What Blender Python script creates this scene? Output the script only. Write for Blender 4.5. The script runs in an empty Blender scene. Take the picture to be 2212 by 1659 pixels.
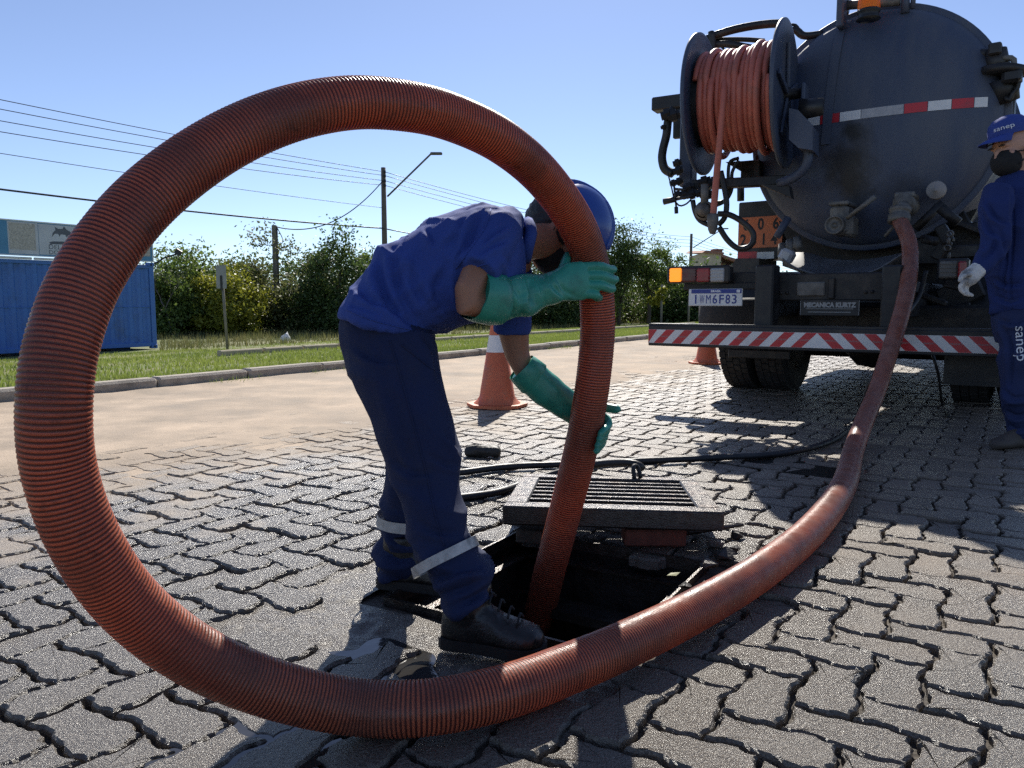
import bpy, bmesh, math, random
import numpy as np
from mathutils import Vector, Matrix, noise as mnoise

random.seed(7); rng = np.random.default_rng(7)
D = bpy.data; SC = bpy.context.scene; COL = SC.collection
rad = math.radians

# ------------------------------------------------------------------ camera, sky, sun, exposure
F = 1660.0; CX, CY = 1106.0, 829.5          # focal length and centre for a 2212 x 1659 frame
CAM_H = 0.79; PITCH = math.atan(174.0 / F)
cam = D.cameras.new('camera'); cam_o = D.objects.new('camera', cam); COL.objects.link(cam_o)
cam.sensor_width = 36.0; cam.lens = 36.0 * F / 2212.0; cam.clip_start = 0.05; cam.clip_end = 3000
cam_o.location = (0, 0, CAM_H); cam_o.rotation_euler = (math.pi / 2 - PITCH, 0, 0)
SC.camera = cam_o
SUN_AZ, SUN_EL = rad(5.0), rad(39.0)        # clockwise from +Y, above the horizon
world = D.worlds.new('World'); SC.world = world; world.use_nodes = True
wn = world.node_tree; wn.nodes.clear()
sky = wn.nodes.new('ShaderNodeTexSky'); sky.sky_type = 'NISHITA'; sky.sun_disc = False
sky.sun_elevation = SUN_EL; sky.sun_rotation = SUN_AZ; sky.altitude = 1200; sky.air_density = 0.9; sky.dust_density = 0.25; sky.ozone_density = 5.0
bg = wn.nodes.new('ShaderNodeBackground'); bg.inputs['Strength'].default_value = 0.1
wo = wn.nodes.new('ShaderNodeOutputWorld')
hs = wn.nodes.new('ShaderNodeHueSaturation'); hs.inputs['Saturation'].default_value = 0.88; hs.inputs['Hue'].default_value = 0.505
wn.links.new(sky.outputs[0], hs.inputs['Color']); wn.links.new(hs.outputs[0], bg.inputs[0]); wn.links.new(bg.outputs[0], wo.inputs[0])
sun = D.lights.new('sun', 'SUN'); sun.energy = 5.0; sun.angle = rad(0.53); sun.color = (1.0, 0.95, 0.86)
sun_o = D.objects.new('sun', sun); COL.objects.link(sun_o)
SV = Vector((math.sin(SUN_AZ) * math.cos(SUN_EL), math.cos(SUN_AZ) * math.cos(SUN_EL), math.sin(SUN_EL)))
sun_o.rotation_euler = SV.to_track_quat('Z', 'Y').to_euler(); sun_o.location = (0, 0, 30)
vs = SC.view_settings; vs.view_transform = 'Standard'; vs.look = 'None'; vs.exposure = 0.5; vs.gamma = 1.0; vs.use_curve_mapping = False
SC.cycles.use_denoising = False; SC.cycles.max_bounces = 8; SC.cycles.sample_clamp_indirect = 2.0; SC.cycles.caustics_reflective = False; SC.cycles.caustics_refractive = False

# ------------------------------------------------------------------ helpers: measuring
CP, SP = math.cos(PITCH), math.sin(PITCH)
FW = np.array([0, CP, -SP]); UP = np.array([0, SP, CP]); RT = np.array([1.0, 0, 0]); C0 = np.array([0, 0, CAM_H])
def ray(px, py): return FW + RT * ((px - CX) / F) - UP * ((py - CY) / F)
def P(px, py, zc): return C0 + ray(px, py) * zc
def G(px, py, z=0.0):
    r = ray(px, py); return C0 + r * ((z - CAM_H) / r[2])
RA = rad(33.0)                               # heading of the road, kerb and paving
RN = np.array([math.cos(RA), -math.sin(RA), 0]); RAX = np.array([math.sin(RA), math.cos(RA), 0])
def R(u, v, z=0.0): return RN * u + RAX * v + np.array([0, 0, z])
def uv_of(p): return float(p[0] * RN[0] + p[1] * RN[1]), float(p[0] * RAX[0] + p[1] * RAX[1])
KERB_U = uv_of(G(0, 882))[0]
def terr(u):                                 # height of the verge beside the road
    e = KERB_U - 0.2
    return 0.11 if u > e else max(-0.52, 0.11 + (u - e) * 0.047)
def T(px, py):                               # where a line of sight meets the verge
    r = ray(px, py); lo, hi = 1.0, 200.0
    for _ in range(60):
        m = (lo + hi) / 2; p = C0 + r * m
        if p[2] > terr(uv_of(p)[0]): lo = m
        else: hi = m
    return C0 + r * lo

# ------------------------------------------------------------------ helpers: materials
def nnode(nt, t, **kw):
    n = nt.nodes.new(t)
    for k, v in kw.items(): setattr(n, k, v)
    return n
MATS = {}
def mat(name, col, rough=0.6, metal=0.0, var=0.25, scale=6.0, col2=None, bump=0.0, bscale=60.0, spec=0.5, coat=0.0,
        dirt=None, dscale=3.0, dlo=0.52, dhi=0.68, damt=0.8, trans=0.0, emit=None, estr=0.0, world_pos=False, rvar=0.12, detail=6.0, alpha=None, aniso=None):
    m = D.materials.new(name); m.use_nodes = True; nt = m.node_tree; L = nt.links.new
    b = nt.nodes['Principled BSDF']; out = nt.nodes['Material Output']
    if world_pos: co = nnode(nt, 'ShaderNodeNewGeometry').outputs['Position']
    else: co = nnode(nt, 'ShaderNodeTexCoord').outputs['Object']
    if aniso:
        mp = nnode(nt, 'ShaderNodeMapping'); mp.inputs['Scale'].default_value = aniso; L(co, mp.inputs[0]); co = mp.outputs[0]
    n1 = nnode(nt, 'ShaderNodeTexNoise'); n1.inputs['Scale'].default_value = scale; n1.inputs['Detail'].default_value = detail
    n1.inputs['Roughness'].default_value = 0.62; L(co, n1.inputs['Vector'])
    cr = nnode(nt, 'ShaderNodeValToRGB'); e = cr.color_ramp.elements
    c2 = col2 or tuple(min(1, c * (1 + var * 1.4)) for c in col)
    c1 = col if col2 else tuple(c * (1 - var) for c in col)
    e[0].position = 0.32; e[1].position = 0.68; e[0].color = (*c1, 1); e[1].color = (*c2, 1)
    L(n1.outputs['Fac'], cr.inputs[0]); cur = cr.outputs[0]
    if dirt:
        n2 = nnode(nt, 'ShaderNodeTexNoise'); n2.inputs['Scale'].default_value = dscale; n2.inputs['Detail'].default_value = 9
        n2.inputs['Roughness'].default_value = 0.66; L(co, n2.inputs['Vector'])
        mr = nnode(nt, 'ShaderNodeMapRange'); mr.inputs[1].default_value = dlo; mr.inputs[2].default_value = dhi
        mr.inputs[3].default_value = 0; mr.inputs[4].default_value = damt; L(n2.outputs['Fac'], mr.inputs[0])
        mx = nnode(nt, 'ShaderNodeMix', data_type='RGBA'); L(mr.outputs[0], mx.inputs[0]); L(cur, mx.inputs[6]); mx.inputs[7].default_value = (*dirt, 1)
        cur = mx.outputs[2]
    L(cur, b.inputs['Base Color'])
    rr = nnode(nt, 'ShaderNodeMapRange'); rr.inputs[1].default_value = 0.3; rr.inputs[2].default_value = 0.7
    rr.inputs[3].default_value = max(0.02, rough - rvar); rr.inputs[4].default_value = min(1, rough + rvar)
    L(n1.outputs['Fac'], rr.inputs[0]); L(rr.outputs[0], b.inputs['Roughness'])
    b.inputs['Metallic'].default_value = metal; b.inputs['Specular IOR Level'].default_value = spec; b.inputs['Coat Weight'].default_value = coat
    if emit: b.inputs['Emission Color'].default_value = (*emit, 1); b.inputs['Emission Strength'].default_value = estr
    if bump:
        n3 = nnode(nt, 'ShaderNodeTexNoise'); n3.inputs['Scale'].default_value = bscale; n3.inputs['Detail'].default_value = 5; L(co, n3.inputs['Vector'])
        bp = nnode(nt, 'ShaderNodeBump'); bp.inputs['Strength'].default_value = 1.0; bp.inputs['Distance'].default_value = bump
        L(n3.outputs['Fac'], bp.inputs['Height']); L(bp.outputs[0], b.inputs['Normal'])
    if trans:
        tr = nnode(nt, 'ShaderNodeBsdfTranslucent'); L(cur, tr.inputs[0]); ms = nnode(nt, 'ShaderNodeMixShader'); ms.inputs[0].default_value = trans
        L(b.outputs[0], ms.inputs[1]); L(tr.outputs[0], ms.inputs[2]); L(ms.outputs[0], out.inputs[0])
    MATS[name] = m; return m

# ------------------------------------------------------------------ helpers: geometry
class MB:
    def __init__(s): s.v = []; s.f = []; s.mi = []; s.sm = []; s.n = 0
    def add(s, V, Fs, mi=0, smooth=False):
        V = np.asarray(V, float).reshape(-1, 3); s.v.append(V)
        for f in Fs: s.f.append(tuple(int(i) + s.n for i in f))
        s.mi += [mi] * len(Fs); s.sm += [smooth] * len(Fs); s.n += len(V); return s
    def box(s, c, size, rot=None, mi=0, bev=0.0):
        hx, hy, hz = [q / 2 for q in size]; c = np.asarray(c, float)
        if bev <= 0:
            V = np.array([[x, y, z] for x in (-hx, hx) for y in (-hy, hy) for z in (-hz, hz)])
            Fs = [(0, 1, 3, 2), (4, 6, 7, 5), (0, 4, 5, 1), (2, 3, 7, 6), (0, 2, 6, 4), (1, 5, 7, 3)]
        else:
            b = min(bev, hx * .9, hy * .9, hz * .9); V = []; idx = {}
            for sx in (-1, 1):
                for sy in (-1, 1):
                    for sz in (-1, 1):
                        for ax in range(3):
                            p = [sx * (hx - b), sy * (hy - b), sz * (hz - b)]; p[ax] = (sx * hx, sy * hy, sz * hz)[ax]
                            idx[(sx, sy, sz, ax)] = len(V); V.append(p)
            V = np.array(V); Fs = []
            for ax in range(3):
                o = [i for i in range(3) if i != ax]
                for sg in (-1, 1):
                    q = []
                    for (a, b_) in ((-1, -1), (1, -1), (1, 1), (-1, 1)):
                        k = [0, 0, 0]; k[ax] = sg; k[o[0]] = a; k[o[1]] = b_; q.append(idx[(*k, ax)])
                    Fs.append(tuple(q if (sg > 0) == (ax != 1) else q[::-1]))
            for ax in range(3):
                o = [i for i in range(3) if i != ax]
                for a in (-1, 1):
                    for b_ in (-1, 1):
                        k0 = [0, 0, 0]; k1 = [0, 0, 0]; k0[ax] = -1; k1[ax] = 1
                        k0[o[0]] = k1[o[0]] = a; k0[o[1]] = k1[o[1]] = b_
                        Fs.append((idx[(*k0, o[0])], idx[(*k1, o[0])], idx[(*k1, o[1])], idx[(*k0, o[1])]))
            for sx in (-1, 1):
                for sy in (-1, 1):
                    for sz in (-1, 1): Fs.append(tuple(idx[(sx, sy, sz, a)] for a in range(3)))
        if rot is not None: V = V @ np.asarray(rot, float).T
        return s.add(V + c, Fs, mi)
    def loft(s, rings, cap=True, mi=0, smooth=True, closed=False):
        n = len(rings[0]); V = np.concatenate(rings); Fs = []; m = len(rings)
        for i in range(m if closed else m - 1):
            a, b = i * n, ((i + 1) % m) * n
            for j in range(n): k = (j + 1) % n; Fs.append((a + j, a + k, b + k, b + j))
        if cap and not closed: Fs.append(tuple(range(n))[::-1]); Fs.append(tuple(range((m - 1) * n, m * n)))
        return s.add(V, Fs, mi, smooth)
    def cyl(s, p0, p1, r0, r1=None, n=16, mi=0, cap=True, smooth=True):
        p0, p1 = np.asarray(p0, float), np.asarray(p1, float); r1 = r0 if r1 is None else r1
        a, b = basis(p1 - p0)
        return s.loft([circ(p0, a, b, r0, n), circ(p1, a, b, r1, n)], cap, mi, smooth)
    def tube(s, pts, r, n=10, mi=0, cap=True):
        pts = np.asarray(pts, float); r = np.broadcast_to(r, (len(pts),)); fr = frames(pts)
        return s.loft([circ(p, a, b, q, n) for p, q, (a, b) in zip(pts, r, fr)], cap, mi)
    def lathe(s, prof, o, ax, n=32, mi=0, cap=False, smooth=True):
        ax = np.asarray(ax, float); ax = ax / np.linalg.norm(ax); a, b = basis(ax); o = np.asarray(o, float)
        return s.loft([circ(o + ax * h, a, b, max(r, 1e-4), n) for r, h in prof], cap, mi, smooth)
    def poly(s, pts, mi=0): return s.add(pts, [tuple(range(len(pts)))], mi)
    def prism(s, pts, off, mi=0):
        pts = np.asarray(pts, float); n = len(pts); V = np.concatenate([pts, pts + np.asarray(off, float)])
        Fs = [tuple(range(n))[::-1], tuple(range(n, 2 * n))] + [(i, (i + 1) % n, n + (i + 1) % n, n + i) for i in range(n)]
        return s.add(V, Fs, mi)
    def mesh(s, name, mats):
        me = D.meshes.new(name); me.from_pydata(np.concatenate(s.v).tolist(), [], s.f)
        for m in (mats if isinstance(mats, (list, tuple)) else [mats]): me.materials.append(m)
        me.polygons.foreach_set('material_index', s.mi); me.polygons.foreach_set('use_smooth', s.sm); me.update(); return me
def basis(t):
    t = np.asarray(t, float); t = t / np.linalg.norm(t)
    h = np.array([0, 0, 1.0]) if abs(t[2]) < 0.9 else np.array([1.0, 0, 0])
    a = np.cross(t, h); a /= np.linalg.norm(a); return a, np.cross(t, a) * -1
def circ(c, a, b, r, n, r2=None, ex=2.0):
    t = np.linspace(0, 2 * math.pi, n, endpoint=False); r2 = r if r2 is None else r2
    ct, st = np.cos(t), np.sin(t)
    if ex != 2.0: ct = np.sign(ct) * np.abs(ct) ** (2 / ex); st = np.sign(st) * np.abs(st) ** (2 / ex)
    return np.asarray(c) + np.outer(ct * r, a) + np.outer(st * r2, b)
def frames(pts):
    t = np.gradient(pts, axis=0); t /= np.linalg.norm(t, axis=1)[:, None]
    a, b = basis(t[0]); out = []
    for i in range(len(pts)):
        a = a - t[i] * (a @ t[i]); a /= np.linalg.norm(a); out.append((a, np.cross(t[i], a)))
    return out
def crom(pts, step):
    pts = np.asarray(pts, float); p = np.concatenate([[2 * pts[0] - pts[1]], pts, [2 * pts[-1] - pts[-2]]]); out = []
    for i in range(1, len(p) - 2):
        d = np.linalg.norm(p[i + 1] - p[i]); n = max(2, int(d / step * 2)); t = np.linspace(0, 1, n, endpoint=False)[:, None]
        out.append(.5 * (2 * p[i] + (p[i + 1] - p[i - 1]) * t + (2 * p[i - 1] - 5 * p[i] + 4 * p[i + 1] - p[i + 2]) * t ** 2 + (3 * p[i] - p[i - 1] - 3 * p[i + 1] + p[i + 2]) * t ** 3))
    q = np.concatenate(out + [p[-2:-1]]); s = np.concatenate([[0], np.cumsum(np.linalg.norm(np.diff(q, axis=0), axis=1))])
    m = max(2, int(s[-1] / step)); ss = np.linspace(0, s[-1], m)
    return np.stack([np.interp(ss, s, q[:, k]) for k in range(3)], 1)

def wloc(o):
    v = Vector(o.location); p = o.parent
    while p is not None: v = v + p.location; p = p.parent
    return v
def link(name, me, parent=None, label=None, cat=None, group=None, kind=None, world_coords=True):
    o = D.objects.new(name, me); COL.objects.link(o)
    if parent is not None:
        o.parent = parent
        if world_coords and me is not None: me.transform(Matrix.Translation(-wloc(parent)))
    elif me is not None and world_coords:
        n = len(me.vertices); a = np.empty(n * 3); me.vertices.foreach_get('co', a); a = a.reshape(-1, 3)
        c = Vector(((a[:, 0].min() + a[:, 0].max()) / 2, (a[:, 1].min() + a[:, 1].max()) / 2, a[:, 2].min()))
        me.transform(Matrix.Translation(-c)); o.location = c
    tag(o, label, cat, group, kind); return o
def tag(o, label=None, cat=None, group=None, kind=None):
    for k, v in (('label', label), ('category', cat), ('group', group), ('kind', kind)):
        if v: o[k] = v
    return o
def thing(name, loc, label=None, cat=None, group=None, rotz=0.0, kind=None):
    o = D.objects.new(name, None); COL.objects.link(o); o.location = tuple(float(q) for q in loc); o.rotation_euler = (0, 0, rotz); o.empty_display_size = 0.1
    return tag(o, label, cat, group, kind)
def copy_tree(o, parent=None):
    c = o.copy(); COL.objects.link(c); c.parent = parent
    for ch in list(o.children): copy_tree(ch, c)
    return c
def text_mesh(s, size, align='CENTER', bold=0.0, sx=1.0, spacing=1.0):
    cu = D.curves.new('t', 'FONT'); cu.body = s; cu.size = size; cu.align_x = align; cu.align_y = 'CENTER'; cu.offset = bold; cu.space_character = spacing; cu.resolution_u = 3
    o = D.objects.new('t', cu); COL.objects.link(o); dg = bpy.context.evaluated_depsgraph_get(); ev = o.evaluated_get(dg); me = ev.to_mesh()
    V = np.array([v.co[:] for v in me.vertices]).reshape(-1, 3); Fs = [tuple(p.vertices) for p in me.polygons]; ev.to_mesh_clear(); D.objects.remove(o); D.curves.remove(cu)
    V[:, 0] *= sx; return V, Fs
def put_text(mb, s, size, o, right, up, mi=0, **kw):
    V, Fs = text_mesh(s, size, **kw); o, right, up = [np.asarray(q, float) for q in (o, right, up)]
    mb.add(o + np.outer(V[:, 0], right) + np.outer(V[:, 1], up), Fs, mi); return mb
def solidify_remesh(mb, voxel, smooth=6, disp=None):
    """one continuous closed skin over overlapping closed pieces"""
    me = mb.mesh('tmp', []); o = D.objects.new('tmp', me); COL.objects.link(o)
    r = o.modifiers.new('r', 'REMESH'); r.mode = 'VOXEL'; r.voxel_size = voxel; r.use_smooth_shade = True
    if smooth: q = o.modifiers.new('s', 'SMOOTH'); q.factor = 0.5; q.iterations = smooth
    dg = bpy.context.evaluated_depsgraph_get(); ev = o.evaluated_get(dg); me2 = D.meshes.new_from_object(ev, depsgraph=dg)
    D.objects.remove(o); D.meshes.remove(me)
    if disp is not None:
        n = len(me2.vertices); co = np.empty(n * 3); me2.vertices.foreach_get('co', co); co = co.reshape(-1, 3)
        no = np.empty(n * 3); me2.vertex_normals.foreach_get('vector', no); no = no.reshape(-1, 3)
        co = co + no * disp(co, no)[:, None]; me2.vertices.foreach_set('co', co.ravel()); me2.update()
    me2.polygons.foreach_set('use_smooth', [True] * len(me2.polygons))
    return me2
def setmat(me, *ms):
    me.materials.clear()
    for m in ms: me.materials.append(m)
    return me
def sines(p, freq, seed, octs=3, aniso=(1, 1, 1)):
    r = np.random.default_rng(seed); p = p * np.asarray(aniso); out = np.zeros(len(p)); a = 1.0
    for o in range(octs):
        for _ in range(4):
            d = r.normal(size=3); d /= np.linalg.norm(d); out += a * np.sin(p @ d * freq * (2 ** o) * r.uniform(.7, 1.3) + r.uniform(0, 6.28)) / 4
        a *= 0.55
    return out
def vnoise(x, y, seed=0):                      # smooth 2-D value noise
    r = np.random.default_rng(seed); tab = r.random((64, 64)); xi, yi = np.floor(x).astype(int), np.floor(y).astype(int); fx, fy = x - xi, y - yi
    fx = fx * fx * (3 - 2 * fx); fy = fy * fy * (3 - 2 * fy); g = lambda a, b: tab[a % 64, b % 64]
    return (g(xi, yi) * (1 - fx) + g(xi + 1, yi) * fx) * (1 - fy) + (g(xi, yi + 1) * (1 - fx) + g(xi + 1, yi + 1) * fx) * fy
def crease(c, n, lines):
    """cloth creases: furrows pressed into the viewer's side of a garment along lines, a soft ridge beside each"""
    d = c - C0; z = d @ FW; px = CX + F * (d @ RT) / z; py = CY - F * (d @ UP) / z; facing = np.clip(-(n * (d / np.linalg.norm(d, axis=1)[:, None])).sum(1) * 1.6, 0, 1); out = np.zeros(len(c))
    for pts, amp, w in lines:
        q = crom([(a, b, 0.0) for a, b in pts], 5)[:, :2]; tot = len(q); best = np.full(len(c), 1e9); sd = np.zeros(len(c)); tt = np.zeros(len(c))
        for i in range(tot - 1):
            a, b = q[i], q[i + 1]; e = b - a; L2 = e @ e + 1e-9; t = np.clip(((px - a[0]) * e[0] + (py - a[1]) * e[1]) / L2, 0, 1)
            dx, dy = px - a[0] - t * e[0], py - a[1] - t * e[1]; dd = np.hypot(dx, dy); k = dd < best; best[k] = dd[k]; sd[k] = np.sign(e[0] * dy - e[1] * dx)[k]; tt[k] = ((i + t) / (tot - 1))[k]
        fade = np.sin(np.pi * np.clip(tt * .9 + .05, 0, 1)) ** .6; s = best * sd
        out += amp * fade * (-np.exp(-(s / w) ** 2) + .9 * np.exp(-((s - 1.9 * w) / (1.3 * w)) ** 2))
    return out * facing
def imgloft(pts, n=20, ex=2.3):
    """limb sections: (px, py, depth, half width in px across the limb, half thickness in m along the view)"""
    c = np.array([P(a, b, z) for a, b, z, *_ in pts]); t = np.gradient(c, axis=0); out = []
    for i, (a, b, z, h, hd) in enumerate(pts):
        tt = t[i] / np.linalg.norm(t[i]); v = ray(a, b); v /= np.linalg.norm(v)
        e1 = np.cross(tt, v); e1 /= np.linalg.norm(e1); e2 = np.cross(e1, tt)
        out.append(circ(c[i], e1, e2, h * z / F, n, hd, ex))
    return out

# ------------------------------------------------------------------ materials
def paver_material():
    m = D.materials.new('paver_concrete'); m.use_nodes = True; nt = m.node_tree; L = nt.links.new; b = nt.nodes['Principled BSDF']
    pos = nnode(nt, 'ShaderNodeNewGeometry').outputs['Position']
    def noise(sc, det=5, ro=.6):
        n = nnode(nt, 'ShaderNodeTexNoise'); n.inputs['Scale'].default_value = sc; n.inputs['Detail'].default_value = det; n.inputs['Roughness'].default_value = ro; L(pos, n.inputs['Vector']); return n.outputs['Fac']
    def mr(x, a, b_, c, d):
        n = nnode(nt, 'ShaderNodeMapRange'); n.inputs[1].default_value = a; n.inputs[2].default_value = b_; n.inputs[3].default_value = c; n.inputs[4].default_value = d; n.clamp = True; L(x, n.inputs[0]); return n.outputs[0]
    def math_(op, x, y):
        n = nnode(nt, 'ShaderNodeMath', operation=op)
        for i, q in enumerate((x, y)):
            if isinstance(q, (int, float)): n.inputs[i].default_value = q
            else: L(q, n.inputs[i])
        return n.outputs[0]
    def mixc(f, a, b_):
        n = nnode(nt, 'ShaderNodeMix', data_type='RGBA'); L(f, n.inputs[0])
        for i, q in ((6, a), (7, b_)):
            if isinstance(q, tuple): n.inputs[i].default_value = (*q, 1)
            else: L(q, n.inputs[i])
        return n.outputs[2]
    # water splashed round the open drain, with a ragged edge
    dv = nnode(nt, 'ShaderNodeVectorMath', operation='DISTANCE'); L(pos, dv.inputs[0]); dv.inputs[1].default_value = (-0.55, 2.0, 0)
    wet = mr(math_('ADD', dv.outputs['Value'], mr(noise(1.3, 6), .3, .7, -.7, .7)), 1.5, 2.3, 1, 0)
    info = nnode(nt, 'ShaderNodeObjectInfo').outputs['Random']
    isl = nnode(nt, 'ShaderNodeNewGeometry').outputs['Random Per Island']
    rnd = math_('FRACT', math_('ADD', info, isl), 0)
    dry = mixc(mr(noise(240, 3, .7), .35, .65, 0, 1), (.108, .085, .063), (.31, .25, .188))
    dry = mixc(mr(noise(2.2, 5), .35, .7, 0, .55), dry, (.26, .19, .13))
    dry = mixc(math_('MULTIPLY', rnd, .75), dry, (.125, .1, .076))
    wetc = mixc(mr(noise(260, 3, .7), .35, .65, 0, 1), (.048, .04, .032), (.18, .15, .117))
    spk = mr(noise(420, 2, .5), .64, .72, 0, 1)
    dn = nnode(nt, 'ShaderNodeVectorMath', operation='DOT_PRODUCT'); L(pos, dn.inputs[0]); dn.inputs[1].default_value = (float(RN[0]), float(RN[1]), 0)
    dusty = mr(math_('ADD', dn.outputs['Value'], mr(noise(3.5, 8), .3, .7, -.8, .8)), -3.6, -2.5, .85, 0)   # sand trodden over the blocks next to the drift
    col = mixc(wet, dry, wetc); col = mixc(dusty, col, (.36, .28, .2)); col = mixc(math_('MULTIPLY', spk, .5), col, (.5, .47, .43))
    L(col, b.inputs['Base Color'])
    L(math_('ADD', mr(math_('ADD', wet, mr(noise(9, 4), .3, .7, -.35, .35)), 0, 1, .45, .29), math_('MULTIPLY', dusty, .4)), b.inputs['Roughness'])
    L(mr(wet, 0, 1, .45, .8), b.inputs['Specular IOR Level'])
    h = math_('ADD', math_('MULTIPLY', noise(300, 3, .7), .8), math_('MULTIPLY', noise(120, 4, .65), 1.3))
    bp = nnode(nt, 'ShaderNodeBump'); bp.inputs['Strength'].default_value = 1.0; bp.inputs['Distance'].default_value = .0042
    L(h, bp.inputs['Height']); L(bp.outputs[0], b.inputs['Normal'])
    return m
M_PAVER = paver_material()
M_SOIL = mat('joint_soil', (.05, .04, .031), .8, var=.4, scale=30, bump=.006, bscale=120, world_pos=True, dirt=(.1, .078, .056), dscale=1.3, dlo=.48, dhi=.62, damt=.6)
M_SAND = mat('road_sand', (.31, .24, .17), .93, col2=(.56, .44, .325), scale=3.0, bump=.005, bscale=120, world_pos=True, dirt=(.2, .165, .13), dscale=1.1, damt=.75, dlo=.42, dhi=.7, detail=14)
M_KERB = mat('kerb_concrete', (.33, .29, .24), .9, var=.25, scale=9, bump=.004, bscale=70, world_pos=True, dirt=(.13, .115, .09), dscale=2.5, damt=.7)
M_EARTH = mat('verge_earth', (.16, .15, .06), .95, col2=(.24, .21, .1), scale=1.4, bump=.02, bscale=14, world_pos=True, dirt=(.11, .15, .035), dscale=.8, damt=.9, dlo=.35, dhi=.6)
M_GRASS = mat('grass_blades', (.13, .19, .035), .6, col2=(.27, .31, .07), scale=.7, trans=.5, world_pos=True)
M_DRYGRASS = mat('dry_weeds', (.1, .13, .035), .7, col2=(.24, .21, .09), scale=1.1, trans=.35, world_pos=True)
M_CONC = mat('rough_concrete', (.085, .076, .066), .42, col2=(.2, .18, .15), scale=40, bump=.0022, bscale=190, world_pos=True, dirt=(.05, .045, .04), dscale=5, damt=.8, rvar=.15, spec=.5)
M_WATER = mat('puddle_water', (.035, .033, .03), .04, var=.1, scale=3, bump=.0006, bscale=30, spec=.7, rvar=.02)
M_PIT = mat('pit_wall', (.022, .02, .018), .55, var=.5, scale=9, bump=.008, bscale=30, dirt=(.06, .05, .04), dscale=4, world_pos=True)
M_STEEL = mat('wet_rusty_steel', (.045, .038, .034), .32, metal=.55, var=.4, scale=40, bump=.0018, bscale=220, dirt=(.07, .035, .02), dscale=14, damt=.6)
M_DARKSTEEL = mat('grimy_dark_steel', (.022, .021, .021), .55, metal=.3, var=.4, scale=16, bump=.001, bscale=120, dirt=(.075, .062, .05), dscale=5, damt=.7)
M_BLACK = mat('black_paint', (.013, .013, .014), .5, var=.3, scale=12, dirt=(.06, .052, .044), dscale=4, damt=.6)
M_TANK = mat('dark_blue_tank_paint', (.045, .061, .105), .5, col2=(.06, .078, .124), scale=2.2, spec=.4, dirt=(.15, .145, .14), dscale=2.6, damt=.6, dlo=.42, dhi=.8, aniso=(1.3, 1.3, .3), bump=.0006, bscale=40)
M_GREASE = mat('grease_stain', (.012, .011, .011), .6, var=.4, scale=8)
M_GREY = mat('dusty_grey_metal', (.15, .14, .125), .6, metal=.2, var=.3, scale=14, dirt=(.06, .05, .042), dscale=6, damt=.7)
M_RUBBER = mat('tyre_rubber', (.022, .021, .021), .85, var=.35, scale=9, bump=.002, bscale=60, dirt=(.08, .068, .055), dscale=5, damt=.55)
M_BLKRUB = mat('black_rubber_hose', (.014, .0135, .0135), .5, var=.3, scale=20, bump=.0008, bscale=200, dirt=(.055, .048, .042), dscale=7, damt=.6)
M_WHITE = mat('reflective_white', (.72, .71, .69), .4, var=.08, scale=6, dirt=(.35, .33, .3), dscale=9, damt=.5, dlo=.55, dhi=.8)
M_RED = mat('reflective_red', (.5, .022, .03), .38, var=.15, scale=6, dirt=(.2, .05, .05), dscale=9, damt=.5)
M_ORANGE = mat('orange_plate', (.6, .17, .06), .5, var=.12, scale=5, dirt=(.25, .12, .07), dscale=6, damt=.5)
M_INK = mat('black_ink', (.02, .02, .022), .6, var=.1, scale=4)
M_BLUEINK = mat('blue_ink', (.03, .05, .25), .5, var=.1, scale=4)
M_WINK = mat('white_print', (.75, .76, .78), .6, var=.06, scale=4)
M_GREYINK = mat('grey_print', (.3, .3, .29), .6, var=.1, scale=4)
M_LAMPON = mat('amber_lens_lit', (.8, .3, .03), .3, var=.1, scale=9, emit=(1, .28, .02), estr=.8)
M_AMBER = mat('amber_beacon', (.85, .3, .03), .2, var=.1, scale=9, trans=.5)
M_REDLENS = mat('red_lens', (.3, .012, .02), .2, var=.3, scale=20)
M_DKRED = mat('dark_red_lens', (.09, .01, .014), .2, var=.3, scale=20)
M_CLEAR = mat('clear_lens', (.38, .37, .37), .25, var=.15, scale=20)
M_REELHOSE = mat('reel_hose_rubber', (.42, .105, .07), .5, col2=(.5, .145, .1), scale=9, dirt=(.23, .1, .07), dscale=6, damt=.6)
M_CONE = mat('cone_orange', (.62, .15, .06), .55, col2=(.7, .2, .09), scale=8, dirt=(.4, .2, .12), dscale=7, damt=.6, trans=.12)
M_CONEW = mat('cone_white_band', (.74, .73, .72), .5, var=.08, scale=8)
M_SHIRT = mat('royal_blue_cotton', (.028, .06, .26), .85, col2=(.036, .075, .3), scale=7, bump=.0007, bscale=700, spec=.3)
M_TROUSER = mat('navy_cotton', (.011, .019, .06), .88, col2=(.016, .026, .078), scale=6, bump=.0007, bscale=700, spec=.3, dirt=(.03, .034, .06), dscale=8, damt=.35)
M_NAVY2 = mat('navy_overall', (.017, .03, .115), .88, col2=(.022, .038, .14), scale=6, bump=.0007, bscale=600, spec=.3)
M_SKIN = mat('tan_skin', (.3, .145, .085), .55, col2=(.36, .18, .11), scale=14, bump=.0004, bscale=300)
M_SKIN2 = mat('light_skin', (.48, .26, .18), .55, col2=(.53, .3, .21), scale=14, bump=.0004, bscale=300)
M_HAIR = mat('black_hair', (.012, .01, .009), .5, var=.3, scale=60, bump=.003, bscale=260)
M_MASK = mat('black_mask_cloth', (.012, .012, .013), .85, var=.2, scale=20, bump=.0005, bscale=500)
M_HELMET = mat('blue_helmet_plastic', (.018, .065, .3), .26, col2=(.022, .075, .33), scale=6, rvar=.06, spec=.5)
M_GLOVE = mat('green_rubber_glove', (.025, .25, .18), .38, col2=(.035, .31, .225), scale=9, bump=.0006, bscale=120, dirt=(.02, .13, .1), dscale=11, damt=.6, spec=.5)
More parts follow.
